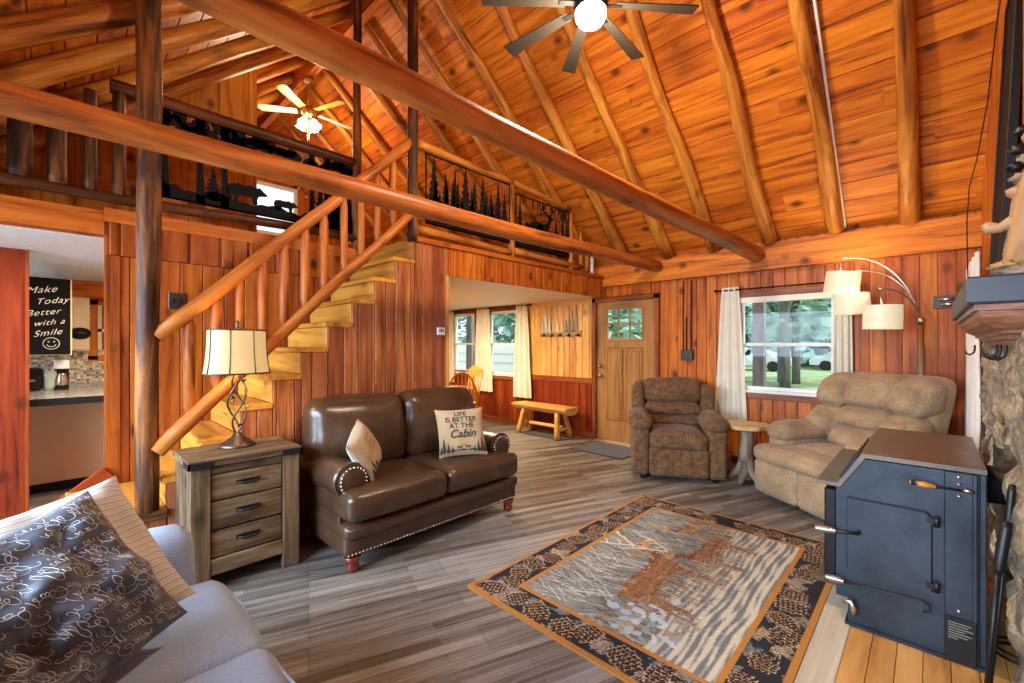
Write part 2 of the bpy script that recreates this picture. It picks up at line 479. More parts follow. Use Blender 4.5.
# floor: laminate strips laid askew to the room
def floor_mat():
    m, nt, b = newmat('laminate_floor')
    tc = N(nt, 'ShaderNodeTexCoord').outputs['Object']
    mp = N(nt, 'ShaderNodeMapping'); mp.inputs['Rotation'].default_value = (0, 0, D(-69))
    nt.links.new(tc, mp.inputs['Vector']); v = mp.outputs[0]
    def brick(w, h, c1, c2, mo):
        n = N(nt, 'ShaderNodeTexBrick'); n.offset = .37; n.offset_frequency = 2
        n.inputs['Scale'].default_value = 1; n.inputs['Brick Width'].default_value = w; n.inputs['Row Height'].default_value = h
        n.inputs['Mortar Size'].default_value = .0016; n.inputs['Mortar Smooth'].default_value = .3; n.inputs['Bias'].default_value = 0
        n.inputs['Color1'].default_value = (*c1, 1); n.inputs['Color2'].default_value = (*c2, 1); n.inputs['Mortar'].default_value = (*mo, 1)
        nt.links.new(v, n.inputs['Vector']); return n
    a = brick(.9, .062, (0, 0, 0), (1, 1, 1), (.0, .0, .0))
    w2 = brick(1.22, .186, (.72,) * 3, (1, 1, 1), (.35,) * 3)
    g = noisen(nt, vscale(nt, v, (1.5, 42, 1)), 1.0, 6, .68, .5)
    g2 = noisen(nt, vscale(nt, v, (.7, 9, 1)), 1.0, 4, .6, .4)
    f = mathn(nt, 'ADD', mathn(nt, 'MULTIPLY', g, .62), mathn(nt, 'ADD', mathn(nt, 'MULTIPLY', a.outputs['Color'], .20), mathn(nt, 'MULTIPLY', g2, .22)))
    c = ramp(nt, f, [(.30, (.030, .022, .016)), (.42, (.105, .086, .068)), (.55, (.235, .21, .18)), (.74, (.44, .415, .375))])
    c = mixc(nt, 1.0, c, w2.outputs['Color'], 'MULTIPLY')
    nt.links.new(c, b.inputs['Base Color'])
    b.inputs['Roughness'].default_value = .36; b.inputs['Specular IOR Level'].default_value = .5
    bump(nt, b, g, .15, .003)
    return m
mb = MB(); mb.box((-9.2, -1.4, -.06), (.9, YW + .05, 0)); fl = struct(mb, 'floor', floor_mat())

# roof boards
th = math.atan(SL); ct, st = math.cos(th), math.sin(th)
def roof_field(mb, y_eave, sgn):
    L = abs(y_eave - RY) / ct
    Bv = V((0, -sgn * ct, st)); Nn = V((0, -sgn * st, -ct))
    z0 = RZ - SL * abs(y_eave - RY)
    w = .2; k = 0
    while k * w < L:
        x = -9.2
        ww = min(w, L - k * w)
        while x < XR + .02:
            l = min(R.choice([1.15, 1.725, 2.3, 2.875]) if x > -9.2 else R.uniform(.5, 2.5), XR + .02 - x)
            O = V((x, y_eave, z0)) + Bv * (k * w)
            mb.board(O - Nn * .02, X3, Bv, Nn, l, ww, .02, .006)
            x += l
        k += 1
mb = MB(); roof_field(mb, YW + .02, 1)
for o in [struct(mb, 'ceiling_front', M['pine_ceiling'])]: pass
mb = MB(); roof_field(mb, -1.35, -1); struct(mb, 'ceiling_rear', M['pine_ceiling'])

# log rafters, both slopes
n_ord = ['first', 'second', 'third', 'fourth', 'fifth', 'sixth', 'seventh', 'eighth', 'ninth', 'tenth', 'eleventh', 'twelfth', 'thirteenth', 'fourteenth', 'fifteenth']
for k in range(14):
    x = -.125 - .575 * k
    up = V((0, -ct, st)); nn = V((0, st, ct))
    mb = MB(); mb.log(V((x, YW - .075, roof(YW - .075))) - nn * .078, V((x, RY + .05, roof(RY + .05))) - nn * .060, .074, .037, n=14, wob=.16, bend=.05)
    o = mb.build('roof_rafter', M['log'])
    tag(o, 'peeled log rafter on the window side of the roof, %s from the chimney' % n_ord[k], 'rafter', 'rafters of the front roof slope')
for k in range(6, 14):
    x = -.125 - .575 * k
    up = V((0, ct, st)); nn = V((0, -st, ct))
    mb = MB(); mb.log(V((x, -1.3, roof(-1.3))) - nn * .09, V((x, RY - .05, roof(RY - .05))) - nn * .09, (.078), .062, n=12, wob=.1, bend=.04)
    o = mb.build('roof_rafter', M['log'])
    tag(o, 'thick log rafter on the kitchen side roof, %s from the top left corner' % n_ord[k - 6], 'rafter', 'rafters of the rear roof slope')
mb = MB(); mb.box((-9.1, RY - .045, RZ - .34), (XR, RY + .045, RZ - .06), rnd=-.3)
tag(mb.build('ridge_beam', M['pine_ceiling']), 'squared board beam running under the peak of the roof', 'beam')

# two big log tie beams
mb = MB(); mb.log((-1.40, 5.45, 2.42), (-1.40, -1.2, 2.345), .084, .047, seg=20, n=24, wob=.10, bend=.02, rnd=.3)
tag(mb.build('tie_beam', M['log_red']), 'huge peeled log beam crossing the room nearest the fan, cut end over the brown recliner', 'beam', 'log tie beams')
mb = MB(); mb.log((-2.58, 5.45, 2.43), (-2.58, -1.2, 2.35), .073, .063, seg=20, n=24, wob=.10, bend=.02, rnd=0)
tag(mb.build('tie_beam', M['log_red']), 'long split log beam passing in front of the stair posts and loft', 'beam', 'log tie beams')

# front wall
wx0 = -9.2
def holes_x(lst, x0): return [(z0, z1, a - x0, b - x0) for a, b, z0, z1 in lst]
WIN = (-1.61, -.70, .87, 1.96); DOOR = (-3.58, -2.66, -.01, 2.05)
DW = [(-6.96, -6.30, .86, 2.02), (-5.92, -5.14, .86, 2.02)]
mb = MB(); board_field(mb, V((-3.66, YW, 0)), Z3, X3, -Y3, lambda b: 2.62, XR + 3.66, .12, holes_x([WIN, DOOR], -3.66)); struct(mb, 'wall_front', M['pine'])
mb = MB(); board_field(mb, V((wx0, YW, .88)), Z3, X3, -Y3, lambda b: 1.28, -3.66 - wx0, .12, [(a - .88, c - .88, p, q) for a, c, p, q in holes_x(DW, wx0)]); struct(mb, 'wall_front_dining', M['pine_yellow'])
mb = MB(); board_field(mb, V((wx0, YW, 0)), Z3, X3, -Y3, lambda b: .88, -3.66 - wx0, .12, holes_x(DW, wx0)); struct(mb, 'wall_front_wainscot', M['pine_red'])
mb = MB(); board_field(mb, V((wx0, YW, 2.36)), Z3, X3, -Y3, lambda b: .35, -3.66 - wx0, .2); struct(mb, 'wall_front_loft', M['pine'])
mb = MB(); mb.box((wx0, YW - .035, .83), (-5.95, YW - .015, .91)); mb.box((-5.12, YW - .035, .83), (-3.64, YW - .015, .91)); struct(mb, 'trim_1', M['trim'])
mb = MB(); mb.box((wx0, YW - .03, 0), (-3.64, YW - .015, .10)); mb.box((-2.62, YW - .03, 0), (XR, YW - .015, .085)); struct(mb, 'baseboard_front', M['trim'])
mb = MB(); mb.box((-3.46, YW - .13, 2.25), (XR, YW - .015, 2.535), rnd=.4); mb.box((wx0, YW - .13, 2.39), (-3.46, YW - .015, 2.535), rnd=-.2); struct(mb, 'trim_2', M['pine_ceiling'])
mb = MB(); mb.box((wx0, YW - .03, 2.04), (-3.64, YW - .015, 2.13)); struct(mb, 'trim_3', M['pine_yellow'])

# chimney wall (right)
mb = MB()
board_field(mb, V((XR, 4.05, 0)), Z3, Y3, -X3, lambda b: roof(4.05 + b) + .02, YW - 4.05, .14)
board_field(mb, V((XR, 1.3, 1.40)), Z3, Y3, -X3, lambda b: roof(1.3 + b) - 1.38, 2.75, .14)
board_field(mb, V((XR, -1.3, 0)), Z3, Y3, -X3, lambda b: roof(-1.3 + b) + .02, 2.6, .14)
struct(mb, 'wall_right', M['pine'])

# wall behind the stairs, loft edge and kitchen doorway
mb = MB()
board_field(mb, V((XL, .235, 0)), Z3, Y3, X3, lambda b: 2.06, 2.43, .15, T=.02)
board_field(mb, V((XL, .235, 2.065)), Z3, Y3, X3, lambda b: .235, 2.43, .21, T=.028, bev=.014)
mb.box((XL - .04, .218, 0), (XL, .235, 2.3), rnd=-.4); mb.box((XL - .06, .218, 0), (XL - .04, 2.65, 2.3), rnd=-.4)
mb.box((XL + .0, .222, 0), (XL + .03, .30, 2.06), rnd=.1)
struct(mb, 'wall_stairs', M['pine_shaded'])
mb = MB(); mb.box((XL - .12, -1.3, 2.205), (XL + .02, .215, 2.375), rnd=-.3); mb.box((XL, .215, 2.30), (XL + .035, 2.24, 2.40), rnd=-.2)
struct(mb, 'trim_4', M['pine'])
mb = MB(); mb.box((-9.1, -1.3, 2.215), (XL - .005, YW - .02, 2.38)); mb.box((XL - .01, 2.62, 2.14), (XS - .02, YW - .02, 2.38)); mb.box((XL - .01, 2.252, 2.30), (XS - .02, 2.62, 2.38))
struct(mb, 'floor_loft', M['tread'])
mb = MB(); mb.box((-9.1, -1.3, 2.195), (XL - .12, 2.60, 2.214)); struct(mb, 'ceiling_kitchen', M['popcorn'])
mb = MB(); mb.box((-9.1, 2.66, 2.115), (XS - .02, YW - .02, 2.139)); struct(mb, 'ceiling_dining', M['white'])
mb = MB(); mb.box((-9.1, 2.60, 0), (XS - .03, 2.66, 2.2)); struct(mb, 'wall_kitchen_dining', M['pine_yellow'])
mb = MB(); board_field(mb, V((XS, 2.632, 2.09)), Z3, Y3, X3, lambda b: .275, YW - 2.632 - .03, .125, T=.02, bev=.008)
mb.box((XS - .02, 2.25, 2.36), (XS + .045, YW - .13, 2.405), rnd=-.2)
struct(mb, 'trim_5', M['pine'])
steps = [(.457 + .199 * i, .59 + .2 * i) for i in range(9)]      # riser position, tread height
def stair_top(y):
    if y < .457: return .37
    z = .37
    for y0, zt in steps:
        if y >= y0: z = zt - .036
    return z if y < 2.25 else 2.36
mb = MB(); board_field(mb, V((XS, .30, 0)), Z3, Y3, X3, lambda b: stair_top(.30 + b), 2.632 - .30, .125, cuts=[y - .30 for y, z in steps] + [1.95], T=.02)
mb.box((XS - .03, .30, 0), (XS, .457, .36), rnd=-.9)
struct(mb, 'wall_stair_side', M['pine_stair'])
mb = MB(); mb.box((XS - .08, 2.605, 0), (XS + .022, 2.64, 2.09), rnd=.8); struct(mb, 'trim_6', M['pine_yellow'])

# gable partition in the loft and the far gable
mb = MB(); board_field(mb, V((-5.6, -1.3, 2.38)), Z3, Y3, X3, lambda b: roof(-1.3 + b) - 2.36, 2.85, .28); mb.box((-5.75, 1.53, 2.38), (-5.57, 1.56, roof(1.55)), rnd=.1)
struct(mb, 'wall_loft', M['pine_loft'])
gw = (3.55, 4.4, 2.35, 3.2)
mb = MB(); board_field(mb, V((-9.0, -1.3, 0)), Z3, Y3, X3, lambda b: roof(-1.3 + b) + .02, YW + 1.3, .15, [(gw[0], gw[1], gw[2] + 1.3, gw[3] + 1.3)]); struct(mb, 'wall_left', M['pine'])
# kitchen partition beside the doorway
mb = MB(); board_field(mb, V((-5.38, -1.3, 0)), Z3, Y3, X3, lambda b: 2.20, 1.10, .19); mb.box((-5.46, -.205, 0), (-5.36, -.185, 2.2), rnd=.9)
struct(mb, 'wall_kitchen', M['pine_red'])

# staircase
t = thing('staircase', 'steep yellow pine stairs climbing to the loft behind the leather loveseat', 'staircase', (XS, .3, 0))
def P(*p): return V(p) - t.location
def bx(parent, name, lo, hi, mat, rnd=None, bev=.004, **kw):
    m_ = MB(); o = parent.location
    m_.box(V(lo) - o, V(hi) - o, rnd=R.uniform(-.8, .8) if rnd is None else rnd, bev=bev, **kw)
    return m_.build(name, mat, parent)
bx(t, 'landing', (XL + .03, .02, .36), (XS + .03, .455, .40), M['tread'])
bx(t, 'landing_riser', (XL + .03, .04, 0), (XS + .0, .30, .36), M['pine_stair'])
bx(t, 'tread', (XL + .03, -.24, .165), (XS + .03, .04, .20), M['tread'])
bx(t, 'landing_edge', (XS + .028, .02, .352), (XS + .05, .455, .405), M['log_dark'])
m_ = MB(); m_.box((-.02, -.62, -.045), (.02, 0, .045), Matrix.Translation(V((XL + .05, .235, .50)) - t.location) @ Matrix.Rotation(D(38), 4, 'X'), rnd=.6); m_.build('stringer', M['pine_red'], t)
bx(t, 'riser', (XL + .03, 2.248, 2.19), (XS - .004, 2.262, 2.40), M['tread'])
for i, (y0, zt) in enumerate(steps[:9]):
    bx(t, 'tread', (XL + .03, y0 - .028, zt - .036), (XS + .028, y0 + .199, zt), M['tread'])
    bx(t, 'riser', (XL + .03, y0, zt - .2), (XS - .004, y0 + .018, zt - .036), M['tread'])
# log balustrade
t = thing('stair_railing', 'peeled log handrail slanting up the stairs between two posts', 'railing', (XS, .45, .8))
def part(parent, name, mat, fn):
    m_ = MB(); fn(m_)
    for i in range(len(m_.v)): m_.v[i] = m_.v[i] - parent.location
    return m_.build(name, mat, parent)
part(t, 'handrail', M['log_red'], lambda m: m.log((XS, .40, 1.46), (XS, 2.24, 3.27), .046, .044, n=14, wob=.12, bend=.02, rnd=.4))
part(t, 'lower_rail', M['log_red'], lambda m: m.log((XS + .02, .40, .76), (XS + .02, 2.24, 2.64), .047, .038, n=14, wob=.12, bend=.02, rnd=.2))
for i, y in enumerate([.569, .715, .854, .994, 1.137, 1.286, 1.429, 1.59, 1.736, 1.882, 2.036]):
    zl = .76 + (y - .40) * 1.88 / 1.84; zh = 1.46 + (y - .40) * 1.81 / 1.84
    def f(m, y=y, zl=zl, zh=zh):
        r = R.uniform(.028, .034); m.tube([(XS, y, zl), (XS, y, zl + .05), (XS, y, zl + .09), (XS, y, zh - .10), (XS, y, zh - .06), (XS, y, zh)], [r * .6, r * .7, r, r, r * .8, r * .6], 12, rnd=R.uniform(-.6, .3))
    part(t, 'baluster', M['log_red'], f)

# posts
def post(x, y, z0, z1, r0, r1, mat, label):
    m_ = MB(); m_.log((x, y, z0), (x, y, z1), r0, r1, n=22, wob=.12, bend=.018, seg=16, rnd=0)
    tag(m_.build('log_post', M[mat], base=False), label, 'post')
post(XS, .366, .40, roof(.366) - .06, .060, .060, 'log_dark', 'thick dark knotty log post rising from the stair landing')
post(XS, 2.24, 2.36, roof(2.24) - .12, .050, .047, 'log_dark', 'slim log post at the head of the stairs where the handrail ends')
post(XL, 2.14, 2.38, roof(2.14) - .12, .044, .040, 'log_dark', 'thin dark log post ending the far loft railing')

# loft railing, left
def plate(parent, name, polys, O, A, B, Nn, T=.006):
    m_ = MB()
    for p in polys: m_.prism(p, V(O) - parent.location, A, B, Nn, T)
    return m_.build(name, M['blackpanel'], parent)
def pine(x, h, w, z0=0, n=7):
    L = []; Rr = []
    for i in range(n):
        f0 = 1 - i / n
        L.append((x - w * f0 * R.uniform(.8, 1.1), z0 + h * (i / n + .08))); L.append((x - w * f0 * .45, z0 + h * (i / n + .13)))
        Rr.append((x + w * f0 * R.uniform(.8, 1.1), z0 + h * (i / n + .08))); Rr.append((x + w * f0 * .45, z0 + h * (i / n + .13)))
    return [(x - .012, z0), ] + L + [(x, z0 + h * 1.06)] + Rr[::-1] + [(x + .012, z0)]
def blob(x, z, rx, rz, n=14, j=.12):
    return [(x + rx * math.cos(2 * pi * i / n) * (1 + R.uniform(-j, j)), z + rz * math.sin(2 * pi * i / n) * (1 + R.uniform(-j, j))) for i in range(n)]
def ground(x0, x1, z, a, n=30):
    return [(x0, 0)] + [(x0 + (x1 - x0) * i / n, z + a * R.uniform(-1, 1) + .02 * math.sin(i * .9)) for i in range(n + 1)] + [(x1, 0)]
def bear(x, z, s):
    pts = [(-.9, 0), (-.92, .35), (-1.0, .62), (-.85, .92), (-.45, 1.02), (0, .98), (.25, 1.08), (.45, 1.02), (.62, .98), (.70, 1.06), (.78, .98), (.95, .82), (1.12, .70), (1.10, .60), (.88, .56), (.66, .50), (.58, .3), (.60, 0), (.36, 0), (.30, .36), (-.2, .38), (-.38, .36), (-.42, 0), (-.62, 0), (-.6, .3), (-.68, .34), (-.7, 0)]
    return [(x + a * s, z + b * s) for a, b in pts]
def deer(x, z, s, f=1):
    pts = [(-.6, 0), (-.56, .45), (-.68, .62), (-.66, .8), (-.3, .86), (.2, .84), (.42, .95), (.52, 1.2), (.5, 1.3), (.62, 1.28), (.82, 1.18), (.84, 1.12), (.68, 1.08), (.60, .9), (.5, .66), (.42, .5), (.40, 0), (.32, 0), (.28, .48), (-.1, .52), (-.36, .48), (-.42, .3), (-.44, 0), (-.52, 0), (-.5, .3)]
    return [(x + f * a * s, z + b * s) for a, b in pts]
def antler(x, z, s, f=1):
    out = []
    def br(a, b, w): 
        d = (V(b) - V(a)); n_ = V((-d.y, d.x)).normalized() * w
        out.append([tuple(V(a) - n_), tuple(V(b) - n_ * .4), tuple(V(b) + n_ * .4), tuple(V(a) + n_)])
    for dx in (-.12, .12):
        br((x, z), (x + dx * s * 3 - .1 * s, z + .25 * s), .014)
        br((x + dx * s * 3 - .1 * s, z + .25 * s), (x + dx * s * 2, z + .62 * s), .012)
        br((x + dx * s * 2.6, z + .3 * s), (x + dx * s * 4, z + .5 * s), .009)
    return out
def branch(x0, z0, x1, z1, w):
    d = (V((x1, z1)) - V((x0, z0))); n_ = V((-d.y, d.x)).normalized() * w
    return [(x0 - n_.x, z0 - n_.y), (x1 - n_.x * .3, z1 - n_.y * .3), (x1 + n_.x * .3, z1 + n_.y * .3), (x0 + n_.x, z0 + n_.y)]
t = thing('loft_railing', 'dark log loft railing with black cut steel bear panel behind the stairs', 'railing', (XL, 1.1, 2.38))
part(t, 'top_rail', M['log_rail'], lambda m: m.log((XL, .25, 3.30), (XL, 2.13, 3.30), .052, .046, n=12, wob=.12, bend=.02, rnd=.2))
part(t, 'bottom_rail', M['log_rail'], lambda m: m.log((XL, -1.2, 2.475), (XL, 2.13, 2.51), .042, .040, n=14, wob=.1, bend=.02, rnd=.2))
for y, r, z1 in ((-.53, .06, 3.0), (-.36, .055, 3.0), (-.187, .058, 3.0), (-.019, .050, 3.0), (.143, .038, 3.22), (.296, .040, 3.27)):
    part(t, 'spindle', M['log_dark'], lambda m: m.log((XL, y, 2.51), (XL, y, z1), r, r * .95, n=8, rnd=R.uniform(-.5, 0)))
z0 = 2.56; W_ = 1.66; H_ = .70
polys = [ [(0, 0), (W_, 0), (W_, .015), (0, .015)], [(0, H_ - .015), (W_, H_ - .015), (W_, H_), (0, H_)], [(0, 0), (.015, 0), (.015, H_), (0, H_)], [(W_ - .015, 0), (W_, 0), (W_, H_), (W_ - .015, H_)] ]
polys += [ground(0, W_, .10, .02), bear(.66, .09, .15), bear(.98, .08, .10)]
for x in (.10, .33, .50, 1.22, 1.36, 1.52): polys.append([(x - .03, 0), (x - .022, .3), (x - .03, H_), (x + .03, H_), (x + .02, .3), (x + .035, 0)])
for i in range(84):
    x = i / 84 * W_
    polys.append(blob(x + R.uniform(-.02, .02), H_ - .03 - R.uniform(0, .30), R.uniform(.04, .085), R.uniform(.03, .06), 9, .4))
for x in (.05, .42, 1.30, 1.45, 1.58): polys.append(pine(x, R.uniform(.25, .4), .08, .05))
polys.append([(1.24, 0), (1.62, 0), (1.62, .36), (1.5, .26), (1.36, .16)])
plate(t, 'metal_panel', [[(min(max(a, 0), W_), min(max(b, 0), H_)) for a, b in p] for p in polys], (XL, .46, z0), Y3, Z3, X3)

# loft railing, right, over the dining room opening
xr = -3.47
t = thing('loft_railing', 'log loft railing with black cut steel pine and elk panels above the dining opening', 'railing', (xr, 3.6, 2.38))
part(t, 'top_rail', M['log'], lambda m: m.log((xr, 2.30, 3.30), (xr, 3.60, 3.29), .043, .038, n=8, wob=.1, bend=.01, rnd=.1))
part(t, 'top_rail', M['log'], lambda m: m.log((xr, 3.60, 3.285), (xr, 4.72, 3.23), .034, .030, n=8, wob=.1, bend=.01, rnd=-.2))
part(t, 'bottom_rail', M['log'], lambda m: m.log((xr, 2.30, 2.50), (xr, 3.58, 2.47), .042, .038, n=8, wob=.1, rnd=-.4))
part(t, 'bottom_rail', M['log'], lambda m: m.log((xr, 3.62, 2.50), (xr, 5.0, 2.48), .040, .036, n=8, wob=.1, rnd=-.4))
for y, r, z1 in ((3.60, .036, 3.27), (4.74, .032, 3.17), (4.98, .035, 2.98), (5.12, .03, 2.86), (5.25, .026, 2.72)):
    part(t, 'post', M['log'] if y < 5.2 else M['plastic'], lambda m: m.log((xr, y, 2.40), (xr, y, z1), r, r * .95, n=6, rnd=R.uniform(-.3, .3)))  # end post white: the bright light on it is put into the colour
def frame(W_, H_, w=.016): return [[(0, 0), (W_, 0), (W_, w), (0, w)], [(0, H_ - w), (W_, H_ - w), (W_, H_), (0, H_)], [(0, 0), (w, 0), (w, H_), (0, H_)], [(W_ - w, 0), (W_, 0), (W_, H_), (W_ - w, H_)]]
W_, H_ = 1.16, .68
polys = frame(W_, H_) + [ground(0, W_, .09, .02)]
for x, h, w in ((.10, .60, .12), (.24, .5, .09), (.36, .56, .08), (.50, .60, .13), (.62, .52, .10), (.74, .58, .10), (.86, .45, .10), (.97, .58, .10), (1.07, .5, .09), (.17, .3, .09), (.45, .28, .08), (.68, .25, .09), (.9, .25, .1)): polys.append(pine(x, h, w, .03, 9))
polys += [blob(.16, .16, .08, .09), blob(.55, .12, .12, .06)] + [pine(R.uniform(.05, W_ - .05), R.uniform(.2, .5), R.uniform(.06, .10), .04, 8) for _ in range(9)]
plate(t, 'metal_panel', [[(min(max(a, 0), W_), min(max(b, 0), H_)) for a, b in p] for p in polys], (xr, 2.41, 2.57), Y3, Z3, X3)
W_, H_ = 1.04, .62
polys = frame(W_, H_) + [ground(0, W_, .12, .02), deer(.46, .10, .30), *antler(.62, .46, .28), [(.02, .1), (.2, .32), (.34, .26), (.46, .36), (.6, .2), (.8, .3), (1.02, .1)]]
for i in range(34):
    x = R.uniform(.03, 1.0); polys.append(branch(x, .05, x + R.uniform(-.05, .05), R.uniform(.2, .34), .006))
for i in range(26):
    x = R.uniform(.03, 1.0); polys.append(branch(x, .60, x + R.uniform(-.04, .04), R.uniform(.42, .54), .007))
for x, h in ((.08, .5), (.9, .5), (.76, .42), (.99, .45)): polys.append(pine(x, h, .07, .05, 8))
plate(t, 'metal_panel', [[(min(max(a, 0), W_), min(max(b, 0), H_)) for a, b in p] for p in polys], (xr, 3.66, 2.56), Y3, Z3, X3)

# windows
def window(name, x0, x1, z0, z1, mid, y=YW, trim=.07, tm='trim', fm='plastic', shade_h=0):
    """double hung window set in the front wall, seen from inside"""
    o = bpy.data.objects.new(name, None); COL.objects.link(o); o['kind'] = 'structure'; o.location = ((x0 + x1) / 2, y, z0)
    L = o.location
    def p(nm, mat, boxes):
        m_ = MB()
        for lo, hi in boxes: m_.box(V(lo) - L, V(hi) - L, bev=.004, rnd=R.uniform(-.4, .4))
        return m_.build(nm, mat, o)
    p('casing', M[tm], [((x0 - trim, y - .045, z1), (x1 + trim, y - .018, z1 + trim)), ((x0 - trim, y - .045, z0 - .005), (x0, y - .018, z1)), ((x1, y - .045, z0 - .005), (x1 + trim, y - .018, z1)), ((x0 - trim, y - .045, z0 - .075), (x1 + trim, y - .018, z0 - .006))])
    p('sill', M[fm], [((x0 - .03, y - .06, z0 - .008), (x1 + .03, y + .05, z0 + .022))])
    w = .038
    p('frame', M[fm], [((x0, y + .0, z0 + .02), (x0 + w, y + .06, z1)), ((x1 - w, y + .0, z0 + .02), (x1, y + .06, z1)), ((x0, y, z1 - w), (x1, y + .06, z1)), ((x0, y, z0 + .022), (x1, y + .06, z0 + .022 + w)), ((x0 + w, y + .004, mid - .018), (x1 - w, y + .05, mid + .018))])
    p('pane', M['glass'], [((x0 + w, y + .030, z0 + .05), (x1 - w, y + .033, z1 - w))])
    if shade_h: p('roller_shade', M['offwhite'], [((x0 + .01, y - .04, z1 - shade_h), (x1 - .01, y - .0, z1 + .01))])
    return o
w1 = window('window_1', *WIN, 1.415, shade_h=.065)
m_ = MB(); L = w1.location
m_.tube([V((-1.09, YW - .03, 1.90)) - L, V((-1.09, YW - .03, 1.72)) - L], .004, 6)
m_.tube([V((-1.09 + .018 * math.sin(a), YW - .03, 1.69 + .035 * math.cos(a))) - L for a in [i * 2 * pi / 12 for i in range(13)]], .004, 6, cap=False)
m_.build('cord', M['black'], w1)
window('window_2', *DW[0], 1.43, tm='trim')
window('window_3', *DW[1], 1.43, tm='trim')
# loft gable window
o = bpy.data.objects.new('window_4', None); COL.objects.link(o); o['kind'] = 'structure'; o.location = (-9.0, 2.78, 3.55)
m_ = MB()
for lo, hi in (((-.02, -.45, -.06), (.05, .44, .0)), ((-.02, -.45, .85), (.05, .44, .91)), ((-.02, -.45, 0), (.05, -.39, .85)), ((-.02, .38, 0), (.05, .44, .85)), ((-.02, -.42, .40), (.03, .42, .44))): m_.box(lo, hi)
m_.build('frame', M['white'], o)
m_ = MB(); m_.box((.0, -.42, .0), (.004, .42, .85)); m_.build('pane', M['glass'], o)

# entrance door
o = bpy.data.objects.new('door_1', None); COL.objects.link(o); o['kind'] = 'structure'; o.location = (-3.12, YW, 0)
L = o.location
def dp(nm, mat, boxes, bev=.004, rnd=None, par=o):
    m_ = MB()
    for lo, hi in boxes: m_.box(V(lo) - L, V(hi) - L, bev=bev, rnd=R.uniform(-.3, .3) if rnd is None else rnd)
    return m_.build(nm, mat, par)
x0, x1 = DOOR[0], DOOR[1]
dp('frame', M['trim'], [((x0 - .06, YW - .05, 0), (x0 + .005, YW + .05, 2.10)), ((x1 - .005, YW - .05, 0), (x1 + .07, YW + .05, 2.10)), ((x0 - .06, YW - .05, 2.035), (x1 + .07, YW + .05, 2.11))])
dl, dr = x0 + .012, x1 - .012; yf = YW - .012
gl = (-3.40, -2.85, 1.50, 1.92)
leaf = dp('leaf', M['doorwood'], [((dl, yf, .015), (gl[0], yf + .04, 2.03)), ((gl[1], yf, .015), (dr, yf + .04, 2.03)), ((gl[0], yf, .015), (gl[1], yf + .04, gl[2])), ((gl[0], yf, gl[3]), (gl[1], yf + .04, 2.03))], bev=0, rnd=0.0)
for a in (-3.385, -3.085):
    dp('panel_groove', M['trim'], [((a - .012, yf - .002, .318), (a + .247, yf, 1.372))], bev=0, rnd=-.2)
    dp('panel', M['doorwood'], [((a, yf - .006, .33), (a + .235, yf, 1.36))], bev=.005, rnd=-.25)
    dp('panel', M['doorwood'], [((a + .03, yf - .013, .37), (a + .205, yf - .004, 1.32))], bev=.006, rnd=.1)
dp('glazing_frame', M['doorwood'], [((gl[0] - .03, yf - .014, gl[2] - .03), (gl[1] + .03, yf, gl[2])), ((gl[0] - .03, yf - .014, gl[3]), (gl[1] + .03, yf, gl[3] + .03)), ((gl[0] - .03, yf - .014, gl[2]), (gl[0], yf, gl[3])), ((gl[1], yf - .014, gl[2]), (gl[1] + .03, yf, gl[3]))] + [((gl[0] + (gl[1] - gl[0]) * k / 3 - .011, yf - .008, gl[2]), (gl[0] + (gl[1] - gl[0]) * k / 3 + .011, yf + .02, gl[3])) for k in (1, 2)] + [((gl[0], yf - .008, (gl[2] + gl[3]) / 2 - .011), (gl[1], yf + .02, (gl[2] + gl[3]) / 2 + .011))], rnd=.1)
dp('pane', M['glass'], [((gl[0], yf + .022, gl[2]), (gl[1], yf + .026, gl[3]))], bev=0)
for z, nm, r in ((.96, 'door_knob', .030), (1.10, 'deadbolt', .026)):
    m_ = MB(); m_.lathe([(.0, .06), (r, .05), (r * 1.05, .03), (r * .5, .02), (r * .45, .008), (r * 1.1, .006), (r * 1.1, -.002)], 16, V((-3.50, yf, z)) - L, Matrix.Rotation(pi / 2, 3, 'X'))
    m_.build(nm, M['nickel'], o)
dp('threshold', M['grey_board'], [((x0, YW - .09, 0), (x1, YW + .05, .018))])
# ------------------------------------------------------------------ furniture and things
def Mx(loc=(0, 0, 0), rx=0, ry=0, rz=0):
    return Matrix.Translation(V(loc)) @ Matrix.Rotation(rz, 4, 'Z') @ Matrix.Rotation(ry, 4, 'Y') @ Matrix.Rotation(rx, 4, 'X')

